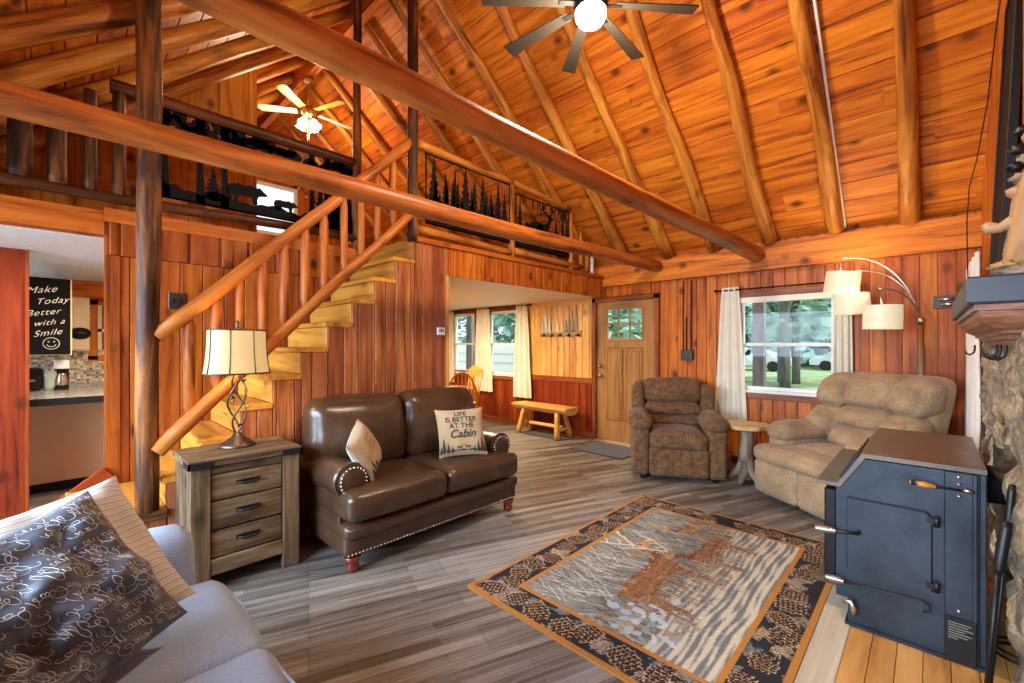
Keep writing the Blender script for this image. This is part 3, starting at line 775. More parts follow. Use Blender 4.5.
# ---- leather loveseat (local x = towards the room)
t = thing('loveseat', 'brown leather loveseat with rolled arms and nailhead trim against the stair wall', 'sofa', (-2.93, 1.95, 0))
m = MB(); m.rbox((-.02, 0, .20), (.80, 1.50, .20), r=.025, puff=(.01, 0, 0)); m.build('base', M['leather'], t)
m = MB(); m.rbox((.0, 0, .255), (.815, 1.51, .095), r=.035, puff=(.012, 0, 0)); m.build('front_band', M['leather'], t)
def crease(seed, amp, fx, fy, fz):
    return lambda p: p + V((noise.noise(V((p.x * fx + seed, p.y * fy, p.z * fz))), noise.noise(V((p.x * fx, p.y * fy + seed, p.z * fz))), noise.noise(V((p.x * fx, p.y * fy, p.z * fz + seed))))) * amp
for s in (-1, 1):
    m = MB(); m.rbox((.10, s * .375, .405), (.66, .745, .19), r=.055, puff=(.01, .004, .022), n=15, fn=crease(s * 4, .008, 7, 9, 7)); m.build('seat_cushion', M['leather'], t)
    m = MB()
    def bend(p, s=s):
        p = p + V((noise.noise(V((p.x * 6 + s, p.y * 5, p.z * 6))), noise.noise(V((p.x * 6, p.y * 5 + s, p.z * 11))), noise.noise(V((p.x * 6, p.y * 5, p.z * 9 + s)))) ) * .014
        p.x += -.16 * (p.z / .56) ** 2 * (1 if p.z > 0 else -.3)
        return p
    m.rbox((-.235, s * .375, .735), (.25, .735, .55), r=.085, puff=(.06, .012, .02), n=17, fn=bend); m.build('back_cushion', M['leather'], t)
    # rolled arm
    m = MB(); y0 = s * .655
    prof = [(.085, .12), (.090, .30), (.085, .43)]
    prof += [(.005 + .118 * math.cos(a), .545 + .112 * math.sin(a)) for a in [D(-42) + i * D(264) / 16 for i in range(17)]]
    prof += [(-.075, .42), (-.07, .30), (-.07, .12)]
    npf = len(prof)
    def arm(u, v):
        i = int(round(u * (npf - 1))); yy, zz = prof[i]
        x = -.38 + .66 * v
        k = 1 - .06 * (1 - v)
        return (x, y0 + s * yy + .003 * noise.noise(V((x * 8, zz * 8, s))), .12 + (zz - .12) * k + .006 * noise.noise(V((x * 9, yy * 9, s))))
    m.grid(arm, npf, 14, flip=s > 0)
    o_ = len(m.v) - npf; m.f.append([o_ + i for i in range(npf)]); m.mi.append(0); m.sm.append(False); m.rn.append(0)
    am = m.build('arm', M['leather'], t)
    m = MB(); m.lathe([(0, .028), (.05, .026), (.085, .018), (.098, .0)], 22, (.278, y0 + s * .005, .545), Matrix.Rotation(pi / 2, 3, 'Y')); m.build('scroll_panel', M['leather'], am)
    m = MB()
    for i in range(19):
        a = D(-60) + i * D(300) / 18
        m.lathe([(0, .012), (.006, .009), (.008, .0)], 7, (.294, y0 + s * .005 + .086 * math.cos(a), .545 + .086 * math.sin(a)), Matrix.Rotation(pi / 2, 3, 'Y'))
    m.build('nailhead_trim', M['nail'], am)
m = MB()
for i in range(62):
    m.lathe([(0, .010), (.005, .008), (.0075, 0)], 6, (.379, -.735 + i * 1.47 / 61, .122), Matrix.Rotation(pi / 2, 3, 'Y'))
m.build('nailhead_trim', M['nail'], t)
m = MB(); m.rbox((-.36, 0, .54), (.10, 1.46, .80), r=.04); m.build('back_frame', M['leather'], t)
for x in (.34, -.36):
    for y in (-.69, .69):
        m = MB(); m.lathe([(.022, 0), (.034, .012), (.040, .035), (.030, .055), (.040, .07), (.052, .10)], 16, (x, y, 0)); m.build('foot', M['chairfoot'], t)

def pillow(mb, c, e1, e2, thick, n=22, pinch=.07, wr=.01, seed=0, mi=0, dent=0.0):
    """square cushion: centre c, half edges e1 e2"""
    c = V(c); e1 = V(e1); e2 = V(e2); nn = e1.cross(e2).normalized()
    def pt(u, v, s):
        a = 2 * u - 1; b = 2 * v - 1
        a_ = a * (1 - pinch * (1 - abs(b) ** 2.5) * abs(a) ** 3); b_ = b * (1 - pinch * (1 - abs(a) ** 2.5) * abs(b) ** 3)
        h = max(0, (1 - abs(a) ** 2.6)) ** .55 * max(0, (1 - abs(b) ** 2.6)) ** .55 * thick
        h += wr * h / thick * (noise.noise(V((a * 2.3 + seed, b * 2.3, s))) + .5 * noise.noise(V((a * 6 + seed, b * 5, s + 4))))
        if dent: h -= dent * math.exp(-((a + .45) ** 2 / .05 + (b + .30) ** 2 / .12))
        return c + e1 * a_ + e2 * b_ + nn * (s * h)
    for s in (1, -1):
        mb.grid(lambda u, v: pt(u, v, s), n, n, flip=s < 0, mi=mi)
    return pt

def text_mesh(mb, body, fn, size, align='CENTER', shear=0.0, y=0.0, x=0.0, spacing=1.0, bold=0.0):
    cu = bpy.data.curves.new('lettering', 'FONT'); cu.body = body; cu.size = size; cu.align_x = align; cu.shear = shear; cu.space_character = spacing; cu.offset = bold
    o = bpy.data.objects.new('lettering', cu); COL.objects.link(o)
    dg = bpy.context.evaluated_depsgraph_get(); dg.update()
    me = bpy.data.meshes.new_from_object(o.evaluated_get(dg))
    vs = [fn(v.co.x + x, v.co.y + y) for v in me.vertices]
    mb.add(vs, [list(p.vertices) for p in me.polygons])
    bpy.data.objects.remove(o); bpy.data.curves.remove(cu); bpy.data.meshes.remove(me)

# burlap cushion with lettering, right end of the loveseat
t = thing('throw_pillow', 'burlap cushion printed LIFE IS BETTER AT THE Cabin on the loveseat', 'pillow', (-2.72, 2.36, .50), 0)
m = MB(); c = V((-.03, -.10, .20)); e1 = V((.10, .170, .005)); e2 = V((-.06, .02, .185))
pt = pillow(m, c, e1, e2, .062, seed=3); m.build('cover', M['burlap'], t)
def onp(u, v, lift=.004): # u,v in -1..1
    nn = e1.cross(e2).normalized(); sg = 1 if nn.x > 0 else -1
    p = pt((u + 1) / 2, (v + 1) / 2, sg); return p + nn * (sg * lift)
m = MB()
for body, y, sz in (('LIFE', .66, .30), ('IS BETTER', .40, .30), ('AT THE', .14, .30)): text_mesh(m, body, lambda x, y_: onp(x, y_), sz, y=y, bold=.004)
text_mesh(m, 'Cabin', lambda x, y_: onp(x, y_), .46, y=-.24, shear=.35, bold=.008)
def addtree(x, y0, h, w):
    pl = pine(x, h, w, y0, 6); n0 = len(pl)
    m.add([onp(a, b) for a, b in pl], [list(range(n0))])
for x, h, w in ((-.80, .62, .13), (-.62, .42, .11), (-.92, .3, .1), (.62, .42, .1), (.80, .62, .13), (.93, .4, .08), (-.45, .28, .08), (.45, .26, .07)): addtree(x, -.86, h, w)
gp = [(-.95, -.88)] + [(-.95 + 1.9 * i / 14, -.74 + .04 * math.sin(i * 2.1)) for i in range(15)] + [(.95, -.88)]
m.add([onp(a, b) for a, b in gp], [list(range(len(gp)))])
for x, f in ((-.15, 1), (.18, -1)):
    dpts = deer(x, -.74, .17, f); m.add([onp(a, b) for a, b in dpts], [list(range(len(dpts)))])
m.build('lettering', M['burlap_print'], t)

# second cushion lying against the left arm
t = thing('throw_pillow', 'tan and pale green printed cushion against the left arm of the loveseat', 'pillow', (-2.73, 1.44, .50), 0)
m = MB(); c = V((-.03, -.01, .195)); e1 = V((.117, -.093, -.068)); e2 = V((.005, -.093, .136))
pt = pillow(m, c, e1, e2, .07, seed=8); m.build('cover', M['burlap'], t)
nn = e1.cross(e2).normalized()
def onq(u, v): 
    p = pt((u + 1) / 2, (v + 1) / 2, 1 if nn.y > 0 else -1); return p + nn * (.004 if nn.y > 0 else -.004)
m = MB()
for x, h, w in ((.7, .7, .16), (.45, .5, .14), (.15, .4, .12), (.85, .4, .1)):
    pl = pine(x, h, w, -.85, 6); m.add([onq(a, b) for a, b in pl], [list(range(len(pl)))])
for k in range(3): text_mesh(m, '~~~~', lambda x, y_: onq(x, y_), .3, y=.5 - .25 * k)
m.build('print', M['burlap_print'], t)
m = MB()
def backp(u, v): return pt((u + 1) / 2, (v + 1) / 2, -1 if nn.y > 0 else 1) + nn * (-.003 if nn.y > 0 else .003)
m.grid(lambda u, v: backp(-.98 + 1.96 * u, -.98 + 1.96 * v), 16, 16); m.build('back_cover', plain('pale_green_cloth', (.42, .46, .38), .9, var=.15), t)

# ---- nightstand (local x = towards the room)
t = thing('nightstand', 'weathered grey-brown nightstand with three drawers beside the loveseat', 'nightstand', (-3.155, .78, 0))
def q(nm, boxes, mat='rustic', bev=.004, par=None, rnd=None, along=None):
    m_ = MB()
    for lo, hi in boxes: m_.box(lo, hi, bev=bev, rnd=R.uniform(-.6, .6) if rnd is None else rnd, along=along)
    return m_.build(nm, M[mat], par or t)
q('top', [((-.228, -.300, .722), (.240, .300, .760))])
for s in (-1, 1):
    ys = sorted((s * .288, s * .192))
    q('front_leg', [((.175, ys[0], 0), (.222, ys[1], .722))])
    ys = sorted((s * .288, s * .268))
    q('side_panel', [((-.215, ys[0], .0), (.174, ys[1], .722))])
q('back_panel', [((-.215, -.268, .08), (-.200, .268, .722))])
q('top_rail', [((.180, -.192, .672), (.214, .192, .722))]); q('bottom_rail', [((.180, -.192, .095), (.216, .192, .184))])
for z0, z1 in ((.518, .664), (.350, .508), (.192, .340)):
    dr_ = q('drawer', [((-.15, -.188, z0), (.206, .188, z1))])
    zc = (z0 + z1) / 2 + .01
    m = MB(); m.tube([(.206, -.055, zc), (.226, -.050, zc), (.232, -.02, zc - .006), (.232, .02, zc - .006), (.226, .050, zc), (.206, .055, zc)], [.008, .008, .009, .009, .008, .008], 8); m.box((.204, -.062, zc - .010), (.210, .062, zc + .012)); m.build('handle', M['iron'], dr_)
for s in (-1, 1):
    ys = sorted((s * .303, s * .18))
    q('corner_bracket', [((.226, ys[0], .718), (.2435, ys[1], .754)), ((.12, *sorted((s * .3035, s * .290))[:1], .718), (.2435, sorted((s * .3035, s * .290))[1], .754))], 'iron', .001)

# ---- table lamp
t = thing('table_lamp', 'bronze twisted vine table lamp with lit bell shade on the nightstand', 'lamp', (-3.22, .79, .76))
m = MB(); m.lathe([(.102, 0), (.104, .008), (.092, .022), (.085, .026), (.06, .042), (.035, .062), (.020, .085), (.0, .09)], 24); m.build('base', M['bronze'], t)
for k in range(3):
    m = MB(); n = 22
    m.tube([(.048 * math.sin(pi * min(1, i / n * 1.02)) ** .8 * math.cos(2.1 * k + 5.0 * i / n), .055 * math.sin(pi * min(1, i / n * 1.02)) ** .8 * math.sin(2.1 * k + 5.0 * i / n), .07 + .43 * i / n) for i in range(n + 1)], .0058, 8)
    m.build('vine_stem', M['bronze'], t)
for k in range(9):
    m = MB(); a = k * 2.4; z = .13 + .035 * k; r = .05
    p = V((r * math.cos(a), r * math.sin(a), z)); d = V((math.cos(a), math.sin(a), .8)).normalized(); sd = d.cross(Z3).normalized()
    m.add([p, p + d * .02 + sd * .012, p + d * .048, p + d * .02 - sd * .012, p + d * .022 + V((0, 0, .006))], [(0, 1, 4), (1, 2, 4), (2, 3, 4), (3, 0, 4)]); m.build('leaf', M['bronze'], t)
SH = [(1.0, .47), (.955, .52), (.915, .59), (.895, .66), (.885, .72), (.88, .745)]
m = MB(); m.lathe([(r, z) for r, z in SH], 36, sx=.131, sy=.187, closed=False); sh = m.build('lamp_shade', M['shade'], t)
for z, r in ((.468, 1.005), (.746, .885)):
    m = MB(); m.tube([(.131 * r * math.cos(a), .187 * r * math.sin(a), z) for a in [i * 2 * pi / 40 for i in range(41)]], .0055, 6, cap=False); m.build('shade_trim', M['bronze'], sh)
for k in range(8):
    a = pi / 8 + k * pi / 4; m = MB(); m.tube([(.1325 * r * math.cos(a), .189 * r * math.sin(a), z) for r, z in SH], .0038, 6); m.build('shade_rib', M['bronze'], sh)
m = MB(); m.tube([(0, 0, .47), (0, 0, .76)], .005, 8); m.lathe([(.0, .81), (.008, .80), (.012, .79), (.006, .775), (.010, .765), (.012, .755)], 12); m.build('finial', M['bronze'], t)

# ---- foreground couch (faces the window wall)
t = thing('couch', 'pale grey woven couch in the corner below the kitchen doorway', 'sofa', (-1.55, 0, 0))
m = MB(); m.rbox((0, -.03, .16), (1.58, .82, .26), r=.03); m.build('base', M['couch'], t)
def piped(mb, pts, r=.006): mb.tube(pts, r, 6)
for s in (-1, 1):
    m = MB(); m.rbox((s * .295, .08, .375), (.60 if s > 0 else .585, .77, .17), r=.055, puff=(0, .02, .025), n=13, fn=crease(s, .006, 5, 5, 5)); sc = m.build('seat_cushion', M['couch'], t)
    m = MB(); x0, x1 = sorted((s * .005, s * .588))
    piped(m, [(x0 + .03, .445, .435), ((x0 + x1) / 2, .470, .437), (x1 - .03, .445, .435)]); m.build('piping', M['couch'], sc)
    m = MB(); m.rbox((s * .685, -.04, .34), (.20, .84, .64), r=.065, puff=(.01, .01, .015), n=11); m.build('arm', M['couch'], t)
    m = MB(); m.rbox((s * .295, -.29, .63), (.585, .22, .46), r=.09, puff=(0, .04, .03), n=11, M=Mx(rx=D(-0))); m.build('back_cushion', M['couch'], t)
m = MB(); m.rbox((0, -.42, .45), (1.56, .10, .72), r=.04); m.build('back', M['couch'], t)
for x in (-.7, .7):
    for y in (-.4, .34):
        m = MB(); m.lathe([(.02, 0), (.028, .03)], 10, (x, y, 0)); m.build('foot', M['chairfoot'], t)

def square(T, Rr, L):
    T, Rr, L = V(T), V(Rr), V(L); c = (Rr + L) / 2
    a = (Rr - T); b = (L - T); b = b - a * (b.dot(a) / a.dot(a)); ln = a.length; b = b.normalized() * ln
    return T + (a + b) / 2, a / 2, b / 2
stripe_m, nt, b = newmat('ticking_stripe')
stg = attr(nt, 'gc')
sx = N(nt, 'ShaderNodeSeparateXYZ'); nt.links.new(stg, sx.inputs[0])
f = mathn(nt, 'FRACT', mathn(nt, 'MULTIPLY', sx.outputs[0], 11.0)); 
c_ = ramp(nt, f, [(.0, (.50, .48, .44)), (.30, (.50, .48, .44)), (.34, (.10, .10, .11)), (.42, (.55, .53, .49)), (.50, (.14, .14, .15)), (.56, (.60, .58, .53)), (.74, (.50, .48, .44)), (.78, (.22, .22, .22)), (.86, (.50, .48, .44))])
nt.links.new(c_, b.inputs['Base Color']); b.inputs['Roughness'].default_value = .9
def gcpillow(mb, e1, e2, c):
    mb.gc = [V(((p - c).dot(e1) / e1.dot(e1), (p - c).dot(e2) / e2.dot(e2), 0)) for p in mb.v]
# striped pillow
c, e1, e2 = square((-2.03, .125, .945), (-1.775, .30, .585), (-1.85, -.16, .87))
t = thing('throw_pillow', 'pale striped pillow behind the dark script pillow on the couch', 'pillow', (c.x, c.y, .47))
m = MB(); c2 = c - t.location; pillow(m, c2, e1 * 1.05, e2 * 1.05, .085, seed=2, wr=.03, n=30); gcpillow(m, e1, e2, c2); m.build('cover', stripe_m, t)
# dark script pillow
c, e1, e2 = square((-1.886, .058, .958), (-1.70, .28, .56), (-1.68, -.24, .80))
t = thing('throw_pillow', 'dark taupe satin pillow covered in white cursive handwriting on the couch', 'pillow', (c.x, c.y, .47))
m = MB(); c2 = c - t.location; pt = pillow(m, c2, e1, e2, .115, n=40, seed=5, wr=.07, dent=.045, pinch=.05); m.build('cover', M['scriptpil'], t)
nn = e1.cross(e2).normalized(); sg = 1 if nn.z > 0 else -1
m = MB()
def ons(x, y):
    return pt((x + 1) / 2, (y + 1) / 2, sg) + nn * (sg * .0025)
rs = random.Random(4)
th_ = D(-84)      # writing runs across the diamond
ca, sa = math.cos(th_), math.sin(th_)
for row in range(-11, 12):
    yb = row * .128 + rs.uniform(-.02, .02); x = -1.3 + rs.uniform(0, .3)
    while x < 1.3:
        pts = []; x0_ = x
        for letter in range(rs.randint(2, 7)):
            adv = rs.uniform(.035, .062); h = rs.choice([.045, .04, .05, .055, .11, .12, -.09, .05]); k = adv * rs.choice([.2, .55, .9, .9]) 
            for i in range(11):
                w = 2 * pi * i / 11
                py = h * (1 - math.cos(w)) / 2 + .02 * math.sin((x - x0_) * 6 + row); px = x + adv * i / 11 - k * math.sin(w) * .8
                px += .45 * py; py += yb
                pts.append((px * ca - py * sa, px * sa + py * ca))
            x += adv
        wl = 0
        seg = []
        for X, Y in pts + [(9, 9)]:
            if abs(X) < .95 and abs(Y) < .95: seg.append(ons(X, Y))
            else:
                if len(seg) > 4: m.tube(seg, .0006, 3, cap=False)
                seg = []
        x += wl + rs.uniform(.04, .12)
m.build('handwriting', M['print'], t)

# ---- brown recliner (local -y = front)
t = thing('recliner', 'dark brown velour recliner in front of the entrance door and window', 'recliner', (-2.06, 4.76, 0), D(29.3))
sd = M['suede_dark']
def rb(nm, par, mat, *a, **k):
    m_ = MB(); m_.rbox(*a, **k); return m_.build(nm, mat, par)
rb('base', t, sd, (0, .0, .20), (.86, .76, .30), r=.03)
rb('footrest', t, sd, (0, -.405, .20), (.58, .10, .29), r=.035, puff=(0, .015, 0))
rb('seat', t, sd, (0, -.12, .405), (.58, .66, .19), r=.07, puff=(0, .02, .03), n=11, fn=crease(2, .010, 6, 6, 6))
for s in (-1, 1):
    rb('arm', t, sd, (s * .375, -.03, .30), (.18, .80, .52), r=.05, puff=(.01, .01, 0))
    rb('arm_pad', t, sd, (s * .375, -.12, .585), (.225, .62, .17), r=.08, puff=(.015, .03, .035), n=11, fn=crease(s * 3, .014, 9, 9, 9))
    rb('back_wing', t, sd, (s * .385, .27, .735), (.15, .22, .42), r=.06, puff=(.0, .02, .01), M=Mx((0, 0, 0)), fn=lambda p: p + V((0, .16 * (p.z), 0)))
tilt = lambda p: p + V((0, .20 * p.z, 0))
for zc, h, y, th2 in ((.875, .27, .30, .20), (.665, .15, .245, .20), (.545, .13, .20, .20)):
    rb('back_cushion', t, sd, (0, y, zc), (.61, th2, h), r=.06, puff=(.01, .055, .02), n=13, fn=lambda p: tilt(p) + V((noise.noise(p * 9), noise.noise(p * 9 + V((5, 0, 0))), noise.noise(p * 9 + V((0, 5, 0))))) * .012)
rb('back_shell', t, sd, (0, .40, .62), (.84, .12, .72), r=.05, fn=lambda p: p + V((0, .18 * p.z, 0)))
for s in (-1, 1):
    for y in (-.33, .30):
        m = MB(); m.box((s * .36 - .02, y - .03, 0), (s * .36 + .02, y + .03, .055)); m.build('foot', M['black'], t)

# ---- big taupe recliner
t = thing('recliner', 'large taupe suede recliner with tufted back beside the wood stove', 'recliner', (-.53, 4.66, 0), D(-35.5))
sd = M['suede']
rb('base', t, sd, (0, .0, .22), (.94, .70, .32), r=.04)
rb('footrest_pad', t, sd, (0, -.30, .405), (1.00, .40, .15), r=.065, puff=(.01, .02, .02), n=13, fn=crease(2, .010, 4, 4, 4))
for s in (-1, 1):
    rb('footrest_panel', t, sd, (s * .245, -.43, .195), (.485, .11, .30), r=.04, puff=(.005, .03, .01), n=9)
    rb('arm', t, sd, (s * .40, .0, .40), (.20, .66, .34), r=.06, puff=(.02, .0, 0))
    rb('arm_pad', t, sd, (s * .395, -.02, .60), (.235, .66, .18), r=.088, puff=(.015, .02, .02), n=13, fn=crease(s, .008, 6, 6, 6))
rb('seat', t, sd, (0, -.03, .44), (.58, .50, .14), r=.06, puff=(0, .0, .035), n=11)
def tb(nm, c, size, r, puff, seed, extra=0.0):
    def fn(p):
        q = p + V((0, .30 * p.z, 0)); w = q + V(c)
        q.y += .30 * (w.z - .75) - .30 * p.z
        q.y -= extra * abs(w.x) ** 2
        n_ = V((noise.noise(w * 8 + V((seed, 0, 0))), noise.noise(w * 8 + V((0, seed, 0))), noise.noise(w * 8 + V((0, 0, seed))))) * .012
        return q + n_
    rb(nm, t, sd, c, size, r=r, puff=puff, n=13, fn=fn)
tb('back_cushion', (0, .28, 1.0), (.44, .30, .30), .09, (.0, .06, .02), 1)
tb('back_cushion', (0, .27, .775), (.43, .30, .19), .08, (.0, .08, .01), 2)
tb('back_cushion', (0, .25, .600), (.46, .30, .20), .08, (.0, .08, .01), 3)
for s in (-1, 1):
    tb('back_cushion', (s * .325, .285, .985), (.29, .30, .31), .11, (.01, .055, .01), 4 + s, .16)
    tb('back_cushion', (s * .325, .26, .71), (.29, .30, .26), .10, (.01, .075, .01), 8 + s, .26)
tb('back_shell', (0, .40, .76), (.90, .24, .76), .09, (0, .02, .02), 12)
for s in (-1, 1):
    for y in (-.30, .28):
        m = MB(); m.box((s * .4 - .025, y - .03, 0), (s * .4 + .025, y + .03, .07)); m.build('foot', M['black'], t)

# ---- slab side table
t = thing('side_table', 'round log slab side table on a driftwood trunk between the recliners', 'table', (-1.36, 4.90, 0))
m = MB(); n = 40
rr_ = [.215 + .012 * math.sin(3 * a) + .008 * math.sin(7 * a + 1) for a in [i * 2 * pi / n for i in range(n)]]
vs = [V((rr_[i] * k * math.cos(2 * pi * i / n), rr_[i] * k * math.sin(2 * pi * i / n), z)) for z, k in ((.555, .93), (.562, 1.0), (.592, 1.0), (.60, .97)) for i in range(n)]
fs = [[j * n + i, j * n + (i + 1) % n, (j + 1) * n + (i + 1) % n, (j + 1) * n + i] for j in range(3) for i in range(n)] + [list(range(n))[::-1], [3 * n + i for i in range(n)]]
m.add(vs, fs); m.build('top', M['slab'], t)
m = MB(); m.tube([(.0, .0, .56), (.01, -.01, .45), (-.01, 0, .3), (0, .01, .16), (0, 0, .04)], [.066, .060, .066, .082, .10], 14)
for a, l in ((200, .21), (265, .17), (330, .20), (90, .15), (30, .14)):
    a = D(a); m.tube([(.02 * math.cos(a), .02 * math.sin(a), .24), (.06 * math.cos(a), .06 * math.sin(a), .13), (l * .7 * math.cos(a), l * .7 * math.sin(a), .05), (l * math.cos(a), l * math.sin(a), .018)], [.045, .045, .032, .018], 10)
m.build('trunk', M['bark'], t)

# ---- rug
def rug():
    nx, ny = 330, 462; Wd, Lg = 1.52, 2.13
    xs = (np.arange(nx) / (nx - 1)); ys = (np.arange(ny) / (ny - 1))
    X, Y = np.meshgrid(xs * Wd, ys * Lg)       # shape ny,nx
    im = np.zeros((ny, nx, 3)); rg = np.random.RandomState(3)
    im[:] = (.022, .022, .026)
    def put(mask, c, a=1.0): im[mask] = im[mask] * (1 - a) + np.array(c) * a
    def line(x0, y0, x1, y1, w, c, a=1.0, w1=None):
        lx0, lx1 = min(x0, x1) - w - .005, max(x0, x1) + w + .005; ly0, ly1 = min(y0, y1) - w - .005, max(y0, y1) + w + .005
        i0, i1 = max(0, int(lx0 / Wd * (nx - 1))), min(nx, int(lx1 / Wd * (nx - 1)) + 2); j0, j1 = max(0, int(ly0 / Lg * (ny - 1))), min(ny, int(ly1 / Lg * (ny - 1)) + 2)
        if i0 >= i1 or j0 >= j1: return
        sx_, sy_ = X[j0:j1, i0:i1], Y[j0:j1, i0:i1]
        dx, dy = x1 - x0, y1 - y0; L2 = dx * dx + dy * dy + 1e-9
        t_ = np.clip(((sx_ - x0) * dx + (sy_ - y0) * dy) / L2, 0, 1)
        d = np.hypot(sx_ - x0 - t_ * dx, sy_ - y0 - t_ * dy)
        mk = d < (w if w1 is None else w + (w1 - w) * t_)
        sub = im[j0:j1, i0:i1]; sub[mk] = sub[mk] * (1 - a) + np.array(c) * a
    def ell(cx, cy, rx, ry, an, c, a=1.0, clip=None):
        ca, sa = math.cos(an), math.sin(an); dx, dy = X - cx, Y - cy
        e = ((dx * ca + dy * sa) / rx) ** 2 + ((-dx * sa + dy * ca) / ry) ** 2
        mk = e < 1
        if clip is not None: mk &= clip
        put(mk, c, a)
    B = .235
    inner = (X > B) & (X < Wd - B) & (Y > B) & (Y < Lg - B)
    # needles and cones in the border
    def spray(cx, cy, an, l, c):
        for k in range(16):
            s_ = k / 16 * l; px, py = cx + math.cos(an) * s_, cy + math.sin(an) * s_
            for sg_ in (-1, 1):
                b_ = an + sg_ * rg.uniform(.4, .9); ll = rg.uniform(.035, .06)
                line(px, py, px + math.cos(b_) * ll, py + math.sin(b_) * ll, .0014, c)
        line(cx, cy, cx + math.cos(an) * l, cy + math.sin(an) * l, .0035, (.25, .14, .06))
    def cone(cx, cy, an, s_):
        ell(cx, cy, .088 * s_, .062 * s_, an, (.030, .018, .012))
        ca, sa = math.cos(an), math.sin(an)
        for i in range(7):
            u = -.075 + i * .024; hw = .058 * math.sqrt(max(0, 1 - (u / .09) ** 2)); n_ = max(2, int(hw / .012))
            for k in range(n_ + 1):
                v = -hw + 2 * hw * k / n_ + (.006 if i % 2 else 0)
                px, py = cx + (u * ca - v * sa) * s_, cy + (u * sa + v * ca) * s_
                b_ = an + (v / .06) * .9
                tip = (px + math.cos(b_) * .017 * s_, py + math.sin(b_) * .017 * s_)
                pa, pb = b_ + 1.2, b_ - 1.2
                c = (.52, .36, .22) if rg.rand() < .6 else (.40, .24, .13)
                line(px + math.cos(pa) * .011 * s_, py + math.sin(pa) * .011 * s_, *tip, .0024 * s_, c); line(px + math.cos(pb) * .011 * s_, py + math.sin(pb) * .011 * s_, *tip, .0024 * s_, c)
    spots = []
    for k in range(15):
        y = .06 + k * (Lg - .12) / 14
        spots += [(.12, y), (Wd - .12, y)]
    for k in range(9):
        x = .12 + k * (Wd - .24) / 8; spots += [(x, .12), (x, Lg - .12)]
    for x, y in spots:
        for _ in range(3): spray(x + rg.uniform(-.08, .08), y + rg.uniform(-.08, .08), rg.uniform(0, 6.28), rg.uniform(.06, .11), [(.20, .17, .14), (.32, .26, .20), (.16, .19, .22), (.42, .30, .18)][rg.randint(4)])
    for i, (x, y) in enumerate(spots):
        if i % 10 == 9: continue
        cone(x + rg.uniform(-.035, .035), y + rg.uniform(-.03, .03), rg.uniform(0, 6.28), rg.uniform(.75, .98))
    # woven picture
    keep = im.copy()
    n1 = np.sin(X * 23 + Y * 7) * .5 + np.sin(Y * 31 - X * 5) * .5
    base = np.array((.205, .205, .175))[None, None] * (1 + .18 * n1[..., None])
    pic = base.copy(); im[:] = pic
    px0, px1, py0, py1 = B, Wd - B, B, Lg - B
    for _ in range(1100):   # dim brush
        x, y = rg.uniform(px0, px1 - .25), rg.uniform(py0, py1); a = rg.uniform(-.6, .6); l = rg.uniform(.05, .14)
        line(x, y, x - l * math.cos(a), y + l * math.sin(a), .0045, [(.10, .11, .11), (.30, .28, .22), (.15, .17, .17), (.24, .16, .085), (.07, .07, .065)][rg.randint(5)], .75)
    wm = X > (Wd - B - .36 + .05 * np.sin(Y * 6) - .10 * np.clip(Y - 1.2, 0, 1)) # water
    st_ = np.sin(X * 175 + 1.1 * np.sin(Y * 7 + X * 9) + .9 * np.sin(Y * 13.1)) + .8 * np.sin(X * 71 + 1.2 * np.sin(Y * 5 + 2)) + .5 * np.sin(Y * 23 + X * 40)
    wcol = np.where(st_[..., None] > .25, np.array((.52, .46, .33)), np.where(st_[..., None] > -.5, np.array((.30, .29, .25)), np.array((.16, .16, .16))))
    im[wm] = wcol[wm]
    for _ in range(260):   # bank grass in brown
        y = rg.uniform(py0, py1); x = Wd - B - .36 - .10 * max(0, y - 1.2) + rg.uniform(-.09, .05); l = rg.uniform(.04, .11)
        line(x, y, x - l, y + rg.uniform(-.03, .03), .004, [(.22, .14, .07), (.40, .28, .14), (.50, .40, .24), (.13, .10, .07)][rg.randint(4)])
    for _ in range(70):   # pale foliage, near end
        x, y = rg.uniform(.62, 1.12), rg.uniform(py0, py0 + .45)
        ell(x, y, rg.uniform(.015, .04), rg.uniform(.012, .025), rg.uniform(0, 3), [(.52, .55, .55), (.40, .45, .46), (.34, .24, .15), (.26, .30, .27)][rg.randint(4)], .9)
    # two deer: one lying across the middle, one in front
    br, dk, lt = (.27, .125, .050), (.13, .055, .025), (.50, .34, .18)
    def poly(pts, c, al=1.0):
        mk = np.zeros(X.shape, bool); n_ = len(pts)
        for i in range(n_):
            (xa, ya), (xb, yb) = pts[i], pts[(i + 1) % n_]
            if ya == yb: continue
            mk ^= ((Y > min(ya, yb)) & (Y <= max(ya, yb)) & (X < xa + (Y - ya) * (xb - xa) / (yb - ya)))
        put(mk, c, al); return mk
    def stag(cy, bx, s_, f, c, horns=True):
        mk = poly([(bx - b_, cy + f * a_) for a_, b_ in deer(0, 0, s_)], c)
        jj, ii = np.nonzero(mk)
        for k in range(int(420 * s_ / .4)):
            q_ = rg.randint(len(jj)); y, x = ys[jj[q_]] * Lg, xs[ii[q_]] * Wd
            up = (bx - x) / s_
            c_ = dk if (up > .82 or rg.rand() < .3) and up < 1.1 else lt if up < .62 and rg.rand() < .5 else (.36, .18, .075)
            line(x, y, x + rg.uniform(-.012, .02), y + f * rg.uniform(.02, .06), .0035, c_, .75, .001)
        hx, hy = bx - 1.24 * s_, cy + f * .58 * s_
        ell(bx - 1.14 * s_, cy + f * .70 * s_, .07 * s_, .15 * s_, .1, lt, .5); ell(hx + .06 * s_, hy + f * .06 * s_, .02 * s_, .02 * s_, 0, (.02, .015, .01))
